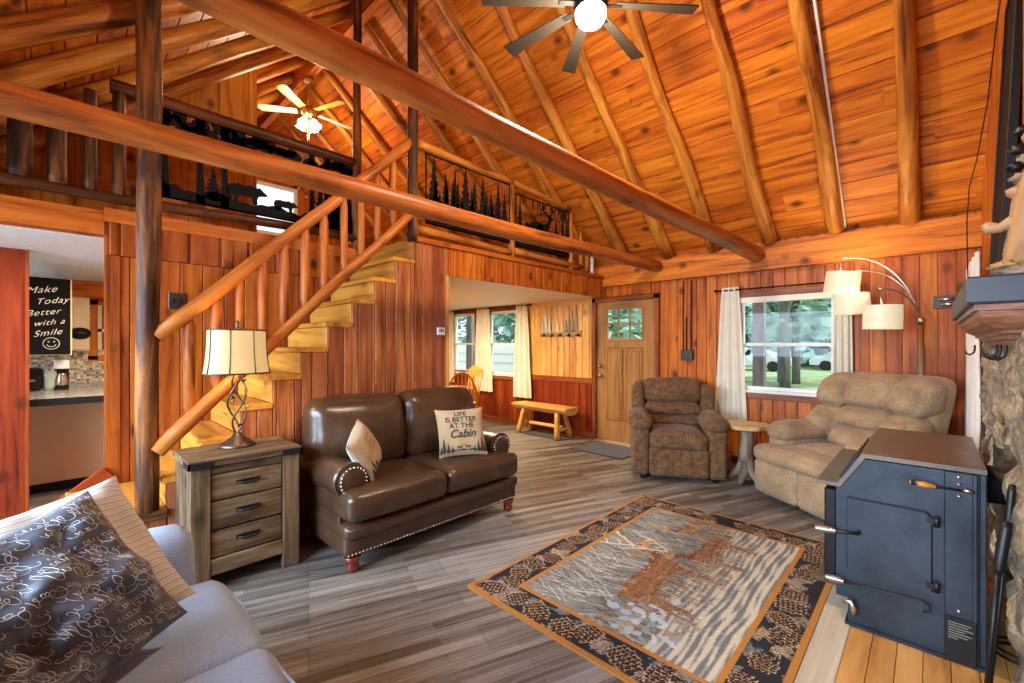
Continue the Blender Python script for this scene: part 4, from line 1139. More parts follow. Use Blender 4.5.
        if horns:
            for d_ in (-.5, .25):
                px_, py_ = hx, hy
                for q_ in range(4):
                    nx_, ny2 = px_ - .15 * s_, py_ + f * (d_ + .1 * q_) * .22 * s_
                    line(px_, py_, nx_, ny2, .007, (.60, .50, .34)); line(nx_, ny2, nx_ - .10 * s_, ny2 + f * .10 * s_, .0045, (.62, .54, .40)); px_, py_ = nx_, ny2
    br, dk, lt = (.27, .125, .050), (.10, .042, .020), (.50, .34, .18)
    stag(.86, 1.06, .50, 1, br)
    stag(1.42, 1.10, .36, -1, (.25, .13, .06))
    stag(1.72, .80, .27, -1, (.22, .12, .06), False)
    for _ in range(150):   # grass round the hooves
        y = rg.uniform(.5, 1.75); x = rg.uniform(.98, 1.10); line(x, y, x - rg.uniform(.05, .13), y + rg.uniform(-.03, .03), .004, [(.22, .14, .07), (.42, .32, .18), (.30, .28, .22), (.13, .10, .07)][rg.randint(4)], .9, .001)
    for k in range(700):   # weave
        x, y = rg.uniform(.40, 1.2), rg.uniform(.40, 1.85); a = rg.uniform(.8, 2.2); l = rg.uniform(.02, .05)
        j_, i_ = int(y / Lg * (ny - 1)), int(x / Wd * (nx - 1)); c0 = im[j_, i_]; f_ = rg.choice([.6, .75, 1.25, 1.45])
        line(x, y, x + l * math.cos(a), y + l * math.sin(a), .003, tuple(np.clip(c0 * f_, 0, .75)), .8, .001)
    for _ in range(230):   # white reeds
        x, y = rg.uniform(px0 + .02, px0 + .40), rg.uniform(py0, py1); a = rg.uniform(-.7, .7); l = rg.uniform(.08, .2)
        if rg.rand() < .45 and y > 1.0: continue
        line(x + .06, y, x + .06 - l * math.cos(a), y + l * math.sin(a), .0022, [(.60, .62, .60), (.50, .53, .52), (.64, .60, .50)][rg.randint(3)], .9, .001)
    im[~inner] = keep[~inner]
    org = (.40, .17, .035)
    fr_ = ((X > B - .028) & (X < Wd - B + .028) & (Y > B - .028) & (Y < Lg - B + .028)) & ~((X > B) & (X < Wd - B) & (Y > B) & (Y < Lg - B))
    put(fr_, org); put((X < .022) | (X > Wd - .030) | (Y < .028) | (Y > Lg - .022), org)
    m_ = MB(); x0, y0 = -1.93, 1.635
    zz = np.full_like(X, .010) + .012 * np.exp(-((X - 0) ** 2 + (Y - 0) ** 2) / .01) + .010 * np.exp(-((X - 0) ** 2 + (Y - Lg) ** 2) / .01)
    P_ = np.stack([X - Wd / 2, Y - Lg / 2, zz], -1).reshape(-1, 3)
    idx = np.arange(nx * ny).reshape(ny, nx)
    fs = np.stack([idx[:-1, :-1], idx[:-1, 1:], idx[1:, 1:], idx[1:, :-1]], -1).reshape(-1, 4)
    me = bpy.data.meshes.new('rug')
    base_n = nx * ny
    ring = list(idx[0, :]) + list(idx[1:, -1]) + list(idx[-1, -2::-1]) + list(idx[-2:0:-1, 0])
    lowv = [(P_[i][0], P_[i][1], .0005) for i in ring]
    k = len(ring)
    sides = [[base_n + i, base_n + (i + 1) % k, ring[(i + 1) % k], ring[i]] for i in range(k)]
    me.from_pydata(P_.tolist() + lowv, [], fs.tolist() + [[int(a) for a in f_] for f_ in sides])
    colr = np.concatenate([im.reshape(-1, 3), np.tile(np.array(org), (k, 1))]); colr = np.concatenate([colr, np.ones((len(colr), 1))], 1)
    a = me.attributes.new('col', 'FLOAT_COLOR', 'POINT'); a.data.foreach_set('color', colr.reshape(-1).astype(np.float32))
    me.materials.append(vcol('woven_rug'))
    o = bpy.data.objects.new('rug', me); COL.objects.link(o); o.location = (x0 + Wd / 2, y0 + Lg / 2, 0)
    tag(o, 'woven rug with pine cone border and a deer picture in the middle of the floor', 'rug')
rug()
# ---- hearth
m = MB()
for k in range(9): m.board(V((-.275 + k * .085, -.4, .03)), Y3, X3, Z3, 4.10, .085, .02, .002, R.uniform(-.3, .3))
m.box((-.275, -.4, 0), (.49, 3.70, .03))
hb = m.build('floor_hearth', M['osb']); hb['kind'] = 'structure'
m = MB(); m.box((-.395, -.4, 0), (-.275, 3.70, .052), rnd=0, bev=.004); struct(m, 'trim_7', M['grey_board'])

# ---- wood stove
t = thing('wood_stove', 'black and blue-grey steel wood stove with sloped top beside the stone fireplace', 'stove', (-.09, 3.1, .05))
L = t.location.copy()
YN, YF = 2.67, 3.56
def sp(nm, boxes, mat='stove', bev=.004, par=t):
    m_ = MB()
    for lo, hi in boxes: m_.box(V(lo) - L, V(hi) - L, bev=bev)
    return m_.build(nm, M[mat], par)
def spr(nm, poly, y0, y1, mat='stove', par=t):
    m_ = MB(); m_.prism([(a, b) for a, b in poly], V((0, y0, 0)) - L, X3, Z3, Y3, y1 - y0); return m_.build(nm, M[mat], par)
body = spr('firebox', [(-.288, .06), (.165, .06), (.165, .862), (-.232, .862), (-.318, .708), (-.335, .708), (-.335, .175), (-.288, .175)], YN, YF)
spr('top_plate', [(-.415, .712), (-.318, .712), (-.222, .870), (.172, .870), (.172, .890), (-.234, .890), (-.328, .730), (-.415, .730)], YN - .012, YF + .012, 'stove_top')
spr('slot_strip', [(-.316, .748), (-.252, .853), (-.262, .859), (-.326, .754)], YN + .03, YF - .25, 'black')
sp('pedestal', [((-.30, YN - .02, .05), (.178, YF, .066))], 'stove')
sp('heat_shield', [((.045, YN - .018, .085), (.143, YN - .004, .866)), ((.128, YN - .022, .085), (.145, YN - .002, .866))])
sp('side_panel', [((.150, YN - .006, .07), (.172, YF, .868))])
# loading door with rounded upper corner
x0, x1, z0, z1 = -.287, .004, .325, .668
poly = [(x0, z0), (x1, z0), (x1, z1 - .03)] + [(x1 - .03 + .03 * math.cos(a), z1 - .03 + .03 * math.sin(a)) for a in [D(15 * i) for i in range(7)]] + [(x0, z1)]
spr('door_frame', [(a + (.005 if a > -.1 else -.005), b + (.005 if b > .5 else -.005)) for a, b in poly], YN - .006, YN, 'black')
door = spr('loading_door', poly, YN - .022, YN - .006)
for z in (.355, .640):
    m = MB(); m.tube([V((.022, YN - .028, z - .022)) - L, V((.022, YN - .028, z + .022)) - L], .011, 10); m.box(V((-.01, YN - .034, z - .012)) - L, V((.024, YN - .016, z + .012)) - L); m.build('hinge', M['iron'], door)
def rod(nm, pts, rad, coil, mat='iron', cmat='nickel'):
    m_ = MB(); m_.tube([V(p) - L for p in pts], rad, 8); o_ = m_.build(nm, M[mat], t)
    a, b = V(coil[0]), V(coil[1]); ax = (b - a).normalized(); u = ax.orthogonal().normalized(); w = ax.cross(u); n = 110
    m_ = MB(); m_.tube([a + (b - a) * (i / n) + (u * math.cos(i * .9) + w * math.sin(i * .9)) * (.010 + .006 * math.sin(pi * i / n)) - L for i in range(n + 1)], .0035, 5)
    m_.build('coil_grip', M[cmat], o_); return o_
rod('door_handle', [(-.245, YN - .022, .515), (-.245, YN - .055, .517), (-.30, YN - .06, .510), (-.405, YN - .06, .500)], [.010, .009, .007, .006], ((-.33, YN - .06, .507), (-.41, YN - .06, .499)))
rod('draft_rod', [(-.36, YN - .04, .262), (-.18, YN - .04, .270), (-.03, YN - .04, .283), (.0, YN - .045, .270), (-.003, YN - .045, .248), (-.02, YN - .045, .240)], .0055, ((-.37, YN - .04, .262), (-.30, YN - .04, .265)))
m = MB(); m.tube([V((-.06, YN - .035, .797)) - L, V((-.03, YN - .035, .796)) - L, V((.02, YN - .035, .794)) - L, V((.03, YN - .035, .794)) - L, V((.135, YN - .035, .796)) - L], [.010, .012, .008, .005, .005], 8); dm = m.build('damper_rod', M['iron'], t)
m = MB(); m.tube([V((-.065, YN - .035, .797)) - L, V((-.02, YN - .035, .796)) - L, V((.02, YN - .035, .794)) - L], [.008, .0135, .009], 10); m.build('wooden_grip', M['oak'], dm)
m = MB(); m.tube([V((.10, YN - .035, .793)) - L, V((.115, YN - .04, .800)) - L, V((.13, YN - .035, .790)) - L], .008, 8); m.build('clip', M['nickel'], dm)
m = MB(); 
for z in (.845, .815, .765, .275): m.lathe([(0, .006), (.007, .004), (.009, 0)], 10, V((.09, YN - .018, z)) - L, Matrix.Rotation(pi / 2, 3, 'X'))
m.build('bolt_heads', M['nickel'], t)
sp('rating_plate', [((.047, YN - .024, .055), (.142, YN - .017, .248))], 'iron', .002)
m = MB(); 
for k, w in enumerate((.07, .06, .075, .05, .07, .06, .03)):
    m.box(V((.057, YN - .0255, .222 - k * .011)) - L, V((.057 + w, YN - .0245, .226 - k * .011)) - L)
m.build('plate_lettering', plain('plate_print', (.17, .16, .12), .5), t)
# front of the firebox with its pair of doors (towards the room)
for y0 in (YN + .012, YN + .44):
    fd = sp('front_door', [((-.385, y0, .215), (-.335, y0 + .40, .69))], 'black', .006)
    sp('door_window', [((-.390, y0 + .06, .34), (-.384, y0 + .33, .62))], 'iron', .002, fd)
sp('latch', [((-.41, YN + .38, .44), (-.384, YN + .48, .47))], 'nickel')
sp('ash_lip', [((-.44, YN + .10, .170), (-.335, YF - .20, .186))], 'stove_top')
m = MB(); m.tube([V((-.30, YN - .03, .16)) - L, V((-.275, YN - .03, .175)) - L, V((-.262, YN - .03, .145)) - L, V((-.262, YN - .03, .115)) - L], [.012, .016, .014, .008], 8); m.build('air_knob', M['nickel'], t)
m = MB(); m.tube([V((.165, 2.90, .785)) - L, V((.60, 2.90, .785)) - L], .083, 24); m.build('flue_pipe', M['iron'], t)

# ---- fireplace: stone breast with a mantel
def stone_mat():
    m_, nt, b = newmat('rough_stone')
    tc = N(nt, 'ShaderNodeTexCoord').outputs['Object']
    n1 = noisen(nt, tc, 5, 6, .7, .5); n2 = noisen(nt, tc, 30, 5, .7)
    vo = N(nt, 'ShaderNodeTexVoronoi'); vo.inputs['Scale'].default_value = 5.2; nt.links.new(vscale(nt, tc, (1, 1, 1.5)), vo.inputs['Vector'])
    c = ramp(nt, n1, [(.32, (.10, .085, .07)), (.45, (.24, .19, .13)), (.55, (.42, .30, .16)), (.70, (.50, .45, .37))])
    c = mixc(nt, .5, c, ramp(nt, vo.outputs['Distance'], [(.2, (1.1, 1.08, 1.05)), (.75, (.35, .32, .30))]), 'MULTIPLY')
    c = mixc(nt, 1.0, c, ramp(nt, n2, [(.35, (.45, .43, .42)), (.6, (1, 1, 1))]), 'MULTIPLY')
    nt.links.new(c, b.inputs['Base Color']); b.inputs['Roughness'].default_value = .85
    bump(nt, b, n2, .7, .012); return m_
M['stone'] = stone_mat()
t = thing('fireplace', 'rough stone fireplace with a dark shelf mantel on the chimney wall', 'fireplace', (.30, 2.9, .0))
L = t.location.copy()
XF = .268
def sfn(y, z):
    p = V((y * 2.8, z * 3.6, .3))
    d = noise.voronoi(p)[0]; e = d[1] - d[0]
    return -.034 * min(1, e * 3.0) + .022 * noise.noise(V((y * 9, z * 9, 4))) + .012 * noise.noise(V((y * 30, z * 30, 1)))
m = MB()
ny_, nz_ = 120, 84; ya, yb_ = 1.5, 4.05
vs = []; 
def inside(y, z): 
    w = .06 * noise.noise(V((y * 6, z * 6, 2)))
    return 2.76 + w < y < 3.55 + w and z < .97 + w * 1.5 + .05 * math.sin(y * 9)
for j in range(nz_):
    for i in range(ny_):
        y = ya + (yb_ - ya) * i / (ny_ - 1); z = 1.46 * j / (nz_ - 1)
        vs.append(V((XF + sfn(y, z), y, z)) - L)
fs = []
for j in range(nz_ - 1):
    for i in range(ny_ - 1):
        y = ya + (yb_ - ya) * (i + .5) / (ny_ - 1); z = 1.46 * (j + .5) / (nz_ - 1)
        if not inside(y, z): fs.append([j * ny_ + i, (j + 1) * ny_ + i, (j + 1) * ny_ + i + 1, j * ny_ + i + 1])
m.add(vs, fs, smooth=False)
# opening cheeks, back, and far return of the breast, all rough
def rough(fn, nu, nv): m.grid(lambda u, v: V(fn(u, v)) - L, nu, nv, smooth=False)
rough(lambda u, v: (XF + .02 + .6 * u, 3.54 + .05 * noise.noise(V((u * 5, v * 6, 7))), v * 1.05), 14, 24)
rough(lambda u, v: (XF + .02 + .6 * u, 2.77 + .04 * noise.noise(V((u * 5, v * 6, 3))), v * 1.05), 14, 24)
rough(lambda u, v: (.80 + .04 * noise.noise(V((u * 7, v * 6, 9))), 2.7 + 1.0 * u, v * 1.15), 16, 18)
rough(lambda u, v: (XF + .02 + .6 * u, 2.7 + 1.0 * v, 1.02 + .05 * noise.noise(V((u * 7, v * 6, 5)))), 14, 18)
rough(lambda u, v: (XF + .1 * u + sfn(4.05, v * 1.46) * (1 - u), 4.05 + .02 * noise.noise(V((u * 7, v * 9, 5))), v * 1.46), 6, 30)
m.box(V((XF + .02, 2.7, 0)) - L, V((.9, 3.7, .045)) - L)
m.build('stone_surround', M['stone'], t)
def sw(nm, prof, mat, X0=.10, Y0=2.276, Y1=3.75):
    m_ = MB(); vs = []; 
    for d, z in prof:
        for p in ((.62, Y0 + d, z), (X0 + d, Y0 + d, z), (X0 + d, Y1 - d, z), (.62, Y1 - d, z)): vs.append(V(p) - L)
    fs = [[i * 4 + k, i * 4 + k + 1, i * 4 + k + 5, i * 4 + k + 4] for i in range(len(prof) - 1) for k in range(3)]
    fs += [[0, 1, 2, 3][::-1], [len(prof) * 4 - 4 + k for k in range(4)]]
    gc = [V((p.y if k % 4 in (1, 2) else p.x, p.z, d_)) for (k, p), d_ in zip(enumerate(vs), [q_ for q_ in range(len(vs))])]
    m_.add(vs, fs, None); m_.gc = [V((p.y + p.x, p.z * 2, p.x * .3)) for p in vs]
    return m_.build(nm, mat, t)
sw('mantel_shelf', [(0, 1.557), (-.004, 1.565), (-.004, 1.650), (.002, 1.656)], plain('slate_blue_mantel', (.024, .028, .034), .42, 0, .5, var=.2, vs=6))
sw('mantel_moulding', [(.015, 1.556), (.015, 1.535), (.028, 1.532), (.030, 1.515), (.045, 1.49), (.070, 1.470), (.088, 1.462), (.090, 1.448), (.102, 1.446), (.104, 1.432), (.125, 1.428), (.127, 1.405)], M['shelfwood'])
for y, x in ((3.70, .19), (2.76, .205), (2.62, .205), (2.50, .21)):
    m = MB(); m.tube([V(p) - L for p in ((x, y, 1.41), (x, y, 1.385), (x - .004, y, 1.365), (x - .022, y - .004, 1.352), (x - .036, y - .006, 1.362), (x - .038, y - .006, 1.375))], .005, 8); m.build('hook', M['iron'], t)

# ---- tall dark panel leaning above the mantel
t = thing('wall_panel', 'tall dark flat panel leaning against the orange wall above the mantel', 'panel', (.26, 3.60, 1.656))
ang = D(2.4)
m = MB(); m.box((-.012, -.40, 0), (.012, .09, 1.62), Mx(ry=ang), bev=.002); m.build('face', M['tvframe'], t)
m = MB()
for lo, hi in (((-.022, -.42, -.0), (.014, -.395, 1.65)), ((-.022, .085, -.0), (.014, .115, 1.65)), ((-.022, -.42, 1.62), (.014, .115, 1.65))): m.box(lo, hi, Mx(ry=ang), bev=.003)
m.build('frame', M['black'], t)
m = MB(); m.tube([(.320, 3.73, 3.62), (.30, 3.80, 3.45), (.285, 3.90, 3.28), (.27, 4.15, 2.98), (.24, 4.55, 2.72), (.22, 4.85, 2.62), (.205, 4.80, 2.35), (.20, 4.62, 2.05), (.20, 4.5, 1.70)], .0038, 6)
tag(m.build('cord', M['black'], base=True), 'thin black cord hanging slack beside the leaning dark panel', 'cord')

# ---- carved figure on the mantel
t = thing('wood_carving', 'carved pale wooden animal sculpture with dark rough top standing on the mantel', 'sculpture', (.252, 2.47, 1.656))
pal = wood('pale_carving', (.16, .07, .022), (.40, .21, .085), (.56, .36, .18), rough=.5, var=.1, knots=.3, stretch=6)
def lump(nm, mat, c, s, seed, amp=.25, fr=14, par=t, n=14):
    m_ = MB()
    def fn(u, v):
        a = 2 * pi * u; b = pi * (v - .5); d = V((math.cos(b) * math.cos(a), math.cos(b) * math.sin(a), math.sin(b)))
        k = 1 + amp * noise.noise(d * 2.2 + V((seed, 0, 0))) + amp * .5 * noise.noise(d * 6 + V((0, seed, 0)))
        return V(c) + V((d.x * s[0], d.y * s[1], d.z * s[2])) * k
    m_.grid(fn, n * 2, n, closed_u=True); return m_.build(nm, mat, par)
lump('driftwood_base', M['bark'], (.0, .02, .02), (.085, .16, .028), 1, .35)
lump('tail', pal, (-.035, .05, .055), (.05, .10, .022), 7, .4)
m = MB(); m.tube([(.0, .0, .02), (.0, .02, .10), (.005, .0, .19), (.010, -.01, .28), (.02, -.02, .36), (.035, -.02, .43)], [.048, .052, .046, .044, .036, .026], 12); m.build('body', pal, t)
m = MB(); m.tube([(.0, .0, .20), (-.035, .01, .215), (-.058, .015, .20), (-.085, .02, .205), (-.098, .02, .225)], [.036, .034, .026, .034, .018], 10, flat=.7); m.build('paw', pal, t)
m = MB(); m.tube([(.005, 0, .30), (-.02, .0, .33), (-.045, .0, .325)], [.032, .028, .012], 10); m.build('muzzle', pal, t)
for k, (c, s) in enumerate((((-.01, -.01, .37), .026), ((-.022, -.0, .42), .024), ((.01, .0, .44), .028), ((-.012, .0, .48), .026), ((.02, -.01, .52), .028), ((-.005, .0, .55), .022))):
    lump('bark_clump', M['iron'] if k % 2 else M['bark'], c, (s, s, s * .8), k + 11, .6, par=t, n=8)

# ---- white cloth hung on the chimney wall
def drape(mb, x0, x1, z0, z1, y, folds, amp, flare=0.0, along='x', nu=50, nv=18, thick=.004, seed=0, top_scale=1.0):
    def f(s):
        def fn(u, v):
            k = top_scale + (1 - top_scale) * (1 - v) ** .8
            c = (x0 + x1) / 2; xx = c + (u - .5) * (x1 - x0) * k + flare * (1 - v) * (u - .3)
            d = amp * (.7 + .5 * (1 - v)) * math.sin(u * folds * 2 * pi + .6 * noise.noise(V((u * 3, v * 2, seed)))) + .012 * noise.noise(V((u * 4, v * 3, seed + 3)))
            z = z0 + (z1 - z0) * v
            return (xx, y - d - s * thick, z) if along == 'x' else (y - d - s * thick, xx, z)
        return fn
    mb.grid(f(0), nu, nv); mb.grid(f(1), nu, nv, flip=True)
m = MB(); drape(m, 4.12, 5.25, .02, 2.02, .232, 5, .025, along='y', seed=4)
tag(m.build('cloth_hanging', M['whitecloth'], base=True), 'white cloth hanging down the wall between the stone fireplace and the window', 'curtain')

# ---- fire tools leaning on the stones
def tool(label, p0, p1, p2, r0):
    t_ = thing('fire_tool', label, 'fire tool', p0)
    m_ = MB(); a, b, c = V(p0), V(p1), V(p2); o_ = V(p0)
    m_.tube([a - o_, (a + b) / 2 - o_, b - o_], [r0 * .75, r0 * .8, r0], 10); m_.build('shaft', M['iron'], t_)
    d = (c - b)
    m_ = MB(); m_.tube([b - o_, b + d * .12 - o_, b + d * .3 - o_, b + d * .85 - o_, c - o_], [r0 * 1.0, r0 * 1.7, r0 * 1.8, r0 * 1.75, r0 * 1.3], 12); m_.build('handle', M['iron'] if 'thick' in label else M['black'], t_)
tool('thick handled iron fire tool leaning beside the stove', (.150, 2.42, .052), (.186, 2.46, .54), (.212, 2.49, .74), .0095)
tool('thin black fire poker leaning behind the thick handled tool', (.17, 2.52, .052), (.22, 2.58, .66), (.235, 2.60, .86), .007)
m = MB(); pts = [(.30 + .10 * math.cos(a * 1.0) , 2.86 + .10 * math.sin(a), .062 + .004 * a) for a in [i * .35 for i in range(40)]]
m.tube(pts, .006, 6); tag(m.build('cable', M['black'], base=True), 'coiled black cable on the hearth beside the stove', 'cable')

# ---- arc floor lamp
t = thing('floor_lamp', 'steel arc floor lamp with three lit white drum shades behind the taupe recliner', 'lamp', (-.057, 5.33, 0))
L = t.location.copy()
m = MB(); m.lathe([(.15, 0), (.15, .02), (.145, .026), (.02, .03)], 28); m.build('base', M['steel'], t)
m = MB(); m.tube([(0, 0, .02), (0, 0, 1.64)], .024, 14); m.lathe([(.026, 1.60), (.027, 1.645), (.012, 1.66)], 14); m.build('pole', M['steel'], t)
S3_ = [((-.62, 5.22, 1.905), .140, .205, 7, (-.615, 5.22, 2.245)), ((-.52, 5.12, 1.70), .138, .185, -3, (-.50, 5.14, 2.10)), ((-.29, 4.82, 1.545), .132, .20, 1, (-.315, 4.84, 1.895))]
for (c, r, h, tl, tip) in S3_:
    c = V(c) - L; tip = V(tip) - L
    a0 = V((0, 0, 1.65)); n = 18
    ctrl = V((tip.x * .25, tip.y * .25, max(tip.z + .02, 1.65 + (tip.z - 1.65) * .95)))
    pts = [a0 * (1 - s) ** 2 + ctrl * 2 * s * (1 - s) + tip * s * s for s in [i / n for i in range(n + 1)]]
    m = MB(); m.tube([V((0, 0, 1.55))] + pts, .0065, 8); ar = m.build('arm', M['steel'], t)
    m = MB(); m.tube([tip, V((c.x, c.y, c.z + h))], .004, 6); m.build('drop_rod', M['steel'], ar)
    mt = Matrix.Rotation(D(tl), 3, 'Y')
    m = MB(); m.lathe([(r, 0), (r, h)], 36, c, mt, closed=False); m.lathe([(r - .004, h), (r - .004, 0)], 36, c, mt, closed=False)
    sh = m.build('drum_shade', M['drum'], t)
    m = MB(); m.lathe([(.001, .012), (r - .005, .012)], 30, c, mt, closed=False); m.build('diffuser', M['drum'], sh)
    m = MB(); m.tube([c + mt @ V((r + .001, 0, 0)), c + mt @ V((r + .001, 0, h))], .002, 4); m.build('seam', M['steel'], sh)

# ---- ceiling fans
t = thing('ceiling_fan', 'dark eight bladed ceiling fan with a lit globe hanging over the room', 'ceiling fan', (-1.53, RY, 3.45))
m = MB(); m.tube([(0, 0, .14), (0, 0, 1.56)], .014, 10); m.lathe([(.07, 1.50), (.075, 1.56)], 18); m.build('downrod', M['black'], t)
m = MB(); m.lathe([(.02, .22), (.06, .20), (.105, .16), (.11, .10), (.09, .07), (.085, .055)], 28); m.build('motor', M['black'], t)
m = MB(); m.lathe([(.005, -.045), (.04, -.040), (.075, -.022), (.094, .01), (.096, .045), (.085, .06)], 28); m.build('globe', M['bulb'], t)
fa = D(133.9 + 4.5)
for k in range(8):
    a = fa + k * pi / 4
    mm = Mx(rz=a) @ Matrix.Translation((0, 0, .095)) @ Matrix.Rotation(D(12), 4, 'X')
    m = MB(); m.prism([(.16, -.032), (.68, -.054), (.685, .05), (.16, .032)], (0, 0, 0), X3, Y3, Z3, .007)
    m.v = [mm @ p for p in m.v]; bl = m.build('blade', plain('dark_blade', (.022, .016, .012), .5, 0, .2) if k == 0 else bpy.data.materials['dark_blade'], t)
    m = MB(); m.box((.09, -.015, -.006), (.20, .015, -.001), mm); m.build('bracket', M['black'], bl)
t = thing('ceiling_fan', 'white and brass five bladed ceiling fan with lit bell shades up in the loft', 'ceiling fan', (-6.0, RY, 4.40))
brass = plain('brass', (.55, .36, .12), .3, 1.0)
m = MB(); m.tube([(0, 0, .15), (0, 0, .62)], .012, 8); m.lathe([(.03, .50), (.065, .53), (.075, .58)], 16); m.build('downrod', brass, t)
m = MB(); m.lathe([(.02, .20), (.085, .18), (.10, .13), (.085, .08), (.04, .06), (.03, .03), (.045, .0), (.02, -.02)], 20); m.build('motor', brass, t)
whiteblade = plain('white_blade', (.42, .37, .28), .5)
for k in range(5):
    a = D(20) + k * 2 * pi / 5; mm = Mx((0, 0, .13), rz=a) @ Matrix.Rotation(D(12), 4, 'X')
    m = MB(); m.prism([(.14, -.045), (.58, -.065), (.61, -.03), (.61, .03), (.58, .065), (.14, .045)], (0, 0, 0), X3, Y3, Z3, .006); m.v = [mm @ p for p in m.v]; m.build('blade', whiteblade if k % 2 else M['oak'], t)
for k in range(4):
    a = D(35) + k * pi / 2; m = MB(); mt = (Matrix.Rotation(a, 3, 'Z') @ Matrix.Rotation(D(-28), 3, 'Y'))
    m.lathe([(.022, .03), (.035, -.01), (.05, -.06), (.062, -.085)], 16, (.085 * math.cos(a), .085 * math.sin(a), -.005), mt); m.build('bell_shade', M['bulb'], t)
for dx in (-.03, .03):
    m = MB(); m.tube([(dx, 0, -.02), (dx, 0, -.21)], .003, 5); m.lathe([(.0, -.235), (.008, -.225), (.003, -.21)], 8, (dx, 0, 0)); m.build('pull_chain', brass, t)

# ---- white conduit along a rafter
nn = V((0, -st, -ct))
m = MB(); m.tube([V((-.700 + .088, y, roof(y))) + nn * .035 for y in (5.49, 4.6, 3.7, 2.6)], .0125, 8)
tag(m.build('conduit_pipe', M['plastic'], base=True), 'thin white conduit pipe running up along a log rafter above the window', 'pipe')

# ---- curtains and rods
def curtain(label, x0, x1, z0, z1, folds, flare=0, ts=1.0, grp=None, y=YW - .075):
    m_ = MB(); drape(m_, x0, x1, z0, z1, y, folds, .022, flare, seed=x0, top_scale=ts)
    t_ = m_.build('curtain', M['curtain'], base=True); tag(t_, label, 'curtain', grp)
curtain('cream curtain panel left of the big window beside the brown recliner', -1.87, -1.52, .46, 2.09, 3, .02, .52)
curtain('cream curtain panel right of the big window behind the drum lamp shades', -.72, -.545, .50, 2.00, 3, .0, .8)
curtain('cream curtain left of both dining windows next to the stair wall jamb', -7.25, -6.86, .66, 2.13, 3, 0, .8)
curtain('cream curtain between the two dining windows behind the wooden chairs', -6.24, -5.80, .55, 2.12, 4, .06, .75)
curtain('cream curtain right of the dining windows above the log bench end', -5.22, -4.86, .51, 2.14, 3, .06, .7)
def rodm(label, x0, x1, z):
    t_ = thing('curtain_rod', label, 'curtain rod', ((x0 + x1) / 2, YW - .08, z))
    m_ = MB(); m_.tube([(-(x1 - x0) / 2, 0, 0), ((x1 - x0) / 2, 0, 0)], .009, 8); m_.build('rod', M['black'], t_)
    for s in (-1, 1):
        m_ = MB(); m_.lathe([(0, .022), (.016, .015), (.018, .0), (.012, -.012), (.0, -.016)], 12, (s * (x1 - x0) / 2, 0, 0)); m_.tube([(s * ((x1 - x0) / 2 - .04), 0, 0), (s * ((x1 - x0) / 2 - .04), .06, 0)], .006, 6); m_.build('finial', M['black'], t_)
rodm('dark curtain rod over the big window', -1.86, -.52, 2.055)
rodm('dark curtain rod across the dining windows', -7.3, -4.84, 2.085)

# ---- log bench
t = thing('log_bench', 'pale split log bench under the coat rack beside the entrance door', 'bench', (-4.38, 5.27, 0), D(-1))
m = MB(); n = 26; pr = [(-.16, .47), (.16, .47), (.158, .44), (.13, .40), (.06, .365), (-.06, .365), (-.13, .40), (-.158, .44)]
vs = []; gc = []
for i in range(n + 1):
    x = -.56 + 1.12 * i / n; k = 1 + .05 * noise.noise(V((x * 4, 1, 0))); e = .985 if i in (0, n) else 1
    for y, z in pr: vs.append((x, y * k * e, .47 - (.47 - z) * k)); gc.append((x, y, z))
kk = len(pr); fs = [[i * kk + j, i * kk + (j + 1) % kk, (i + 1) * kk + (j + 1) % kk, (i + 1) * kk + j] for i in range(n) for j in range(kk)] + [list(range(kk)), [n * kk + j for j in range(kk)][::-1]]
m.add(vs, fs, gc); m.build('seat', M['bench'], t)
for sx_ in (-1, 1):
    for sy_ in (-1, 1):
        m = MB(); m.log((sx_ * .40, sy_ * .16, 0), (sx_ * .34, sy_ * .085, .40), .045, .038, n=4, wob=.1); m.build('leg', M['bench'], t)
    m = MB(); m.log((sx_ * .385, -.14, .13), (sx_ * .385, .14, .13), .026, n=3); m.build('stretcher', M['bench'], t)
m = MB(); m.log((-.37, 0, .16), (.37, 0, .16), .03, n=4); m.build('stretcher', M['bench'], t)

# ---- mats
m = MB(); m.box((-3.52, 4.78, .0), (-2.72, 5.36, .012), bev=.005); tag(m.build('doormat', M['darkmat'], base=True), 'charcoal doormat in front of the entrance door', 'mat')
m = MB(); m.box((-4.75, 5.10, .0), (-4.0, 5.42, .012), bev=.005); tag(m.build('boot_mat', M['darkmat'], base=True), 'dark boot mat on the floor under the log bench', 'mat')

# ---- coat rack with tree silhouettes
t = thing('coat_rack', 'metal coat rack with forest silhouette and hooks on the honey pine wall', 'coat rack', (-4.24, YW - .03, 1.57))
def pl2(nm, mat, polys, y=0, T=.006):
    m_ = MB()
    for p in polys: m_.prism(p, (0, y, 0), X3, Z3, Y3, T)
    return m_.build(nm, mat, t)
bar = [(-.40, -.02)] + [(-.40 + .8 * i / 20, .055 + .014 * math.sin(i * 1.7)) for i in range(21)] + [(.40, -.02)] + [(.40 - .8 * i / 20, -.025 - .010 * math.sin(i * 1.3)) for i in range(1, 20)]
pl2('back_plate', plain('bronzed_plate', (.16, .10, .05), .35, .8, var=.5, vs=12), [bar])
pl2('tree_silhouette', plain('pale_tree', (.26, .23, .19), .45, .6), [pine(-.30, .40, .07, .03, 8), pine(-.22, .28, .05, .03, 7), pine(-.37, .24, .05, .03, 7), pine(-.06, .22, .06, .03, 6)], -.004)
pl2('tree_silhouette', plain('dark_tree', (.10, .075, .05), .4, .7), [pine(.22, .34, .06, .03, 8), pine(.30, .42, .06, .03, 8), pine(.10, .20, .06, .03, 6), pine(.16, .26, .05, .03, 6)], -.004)
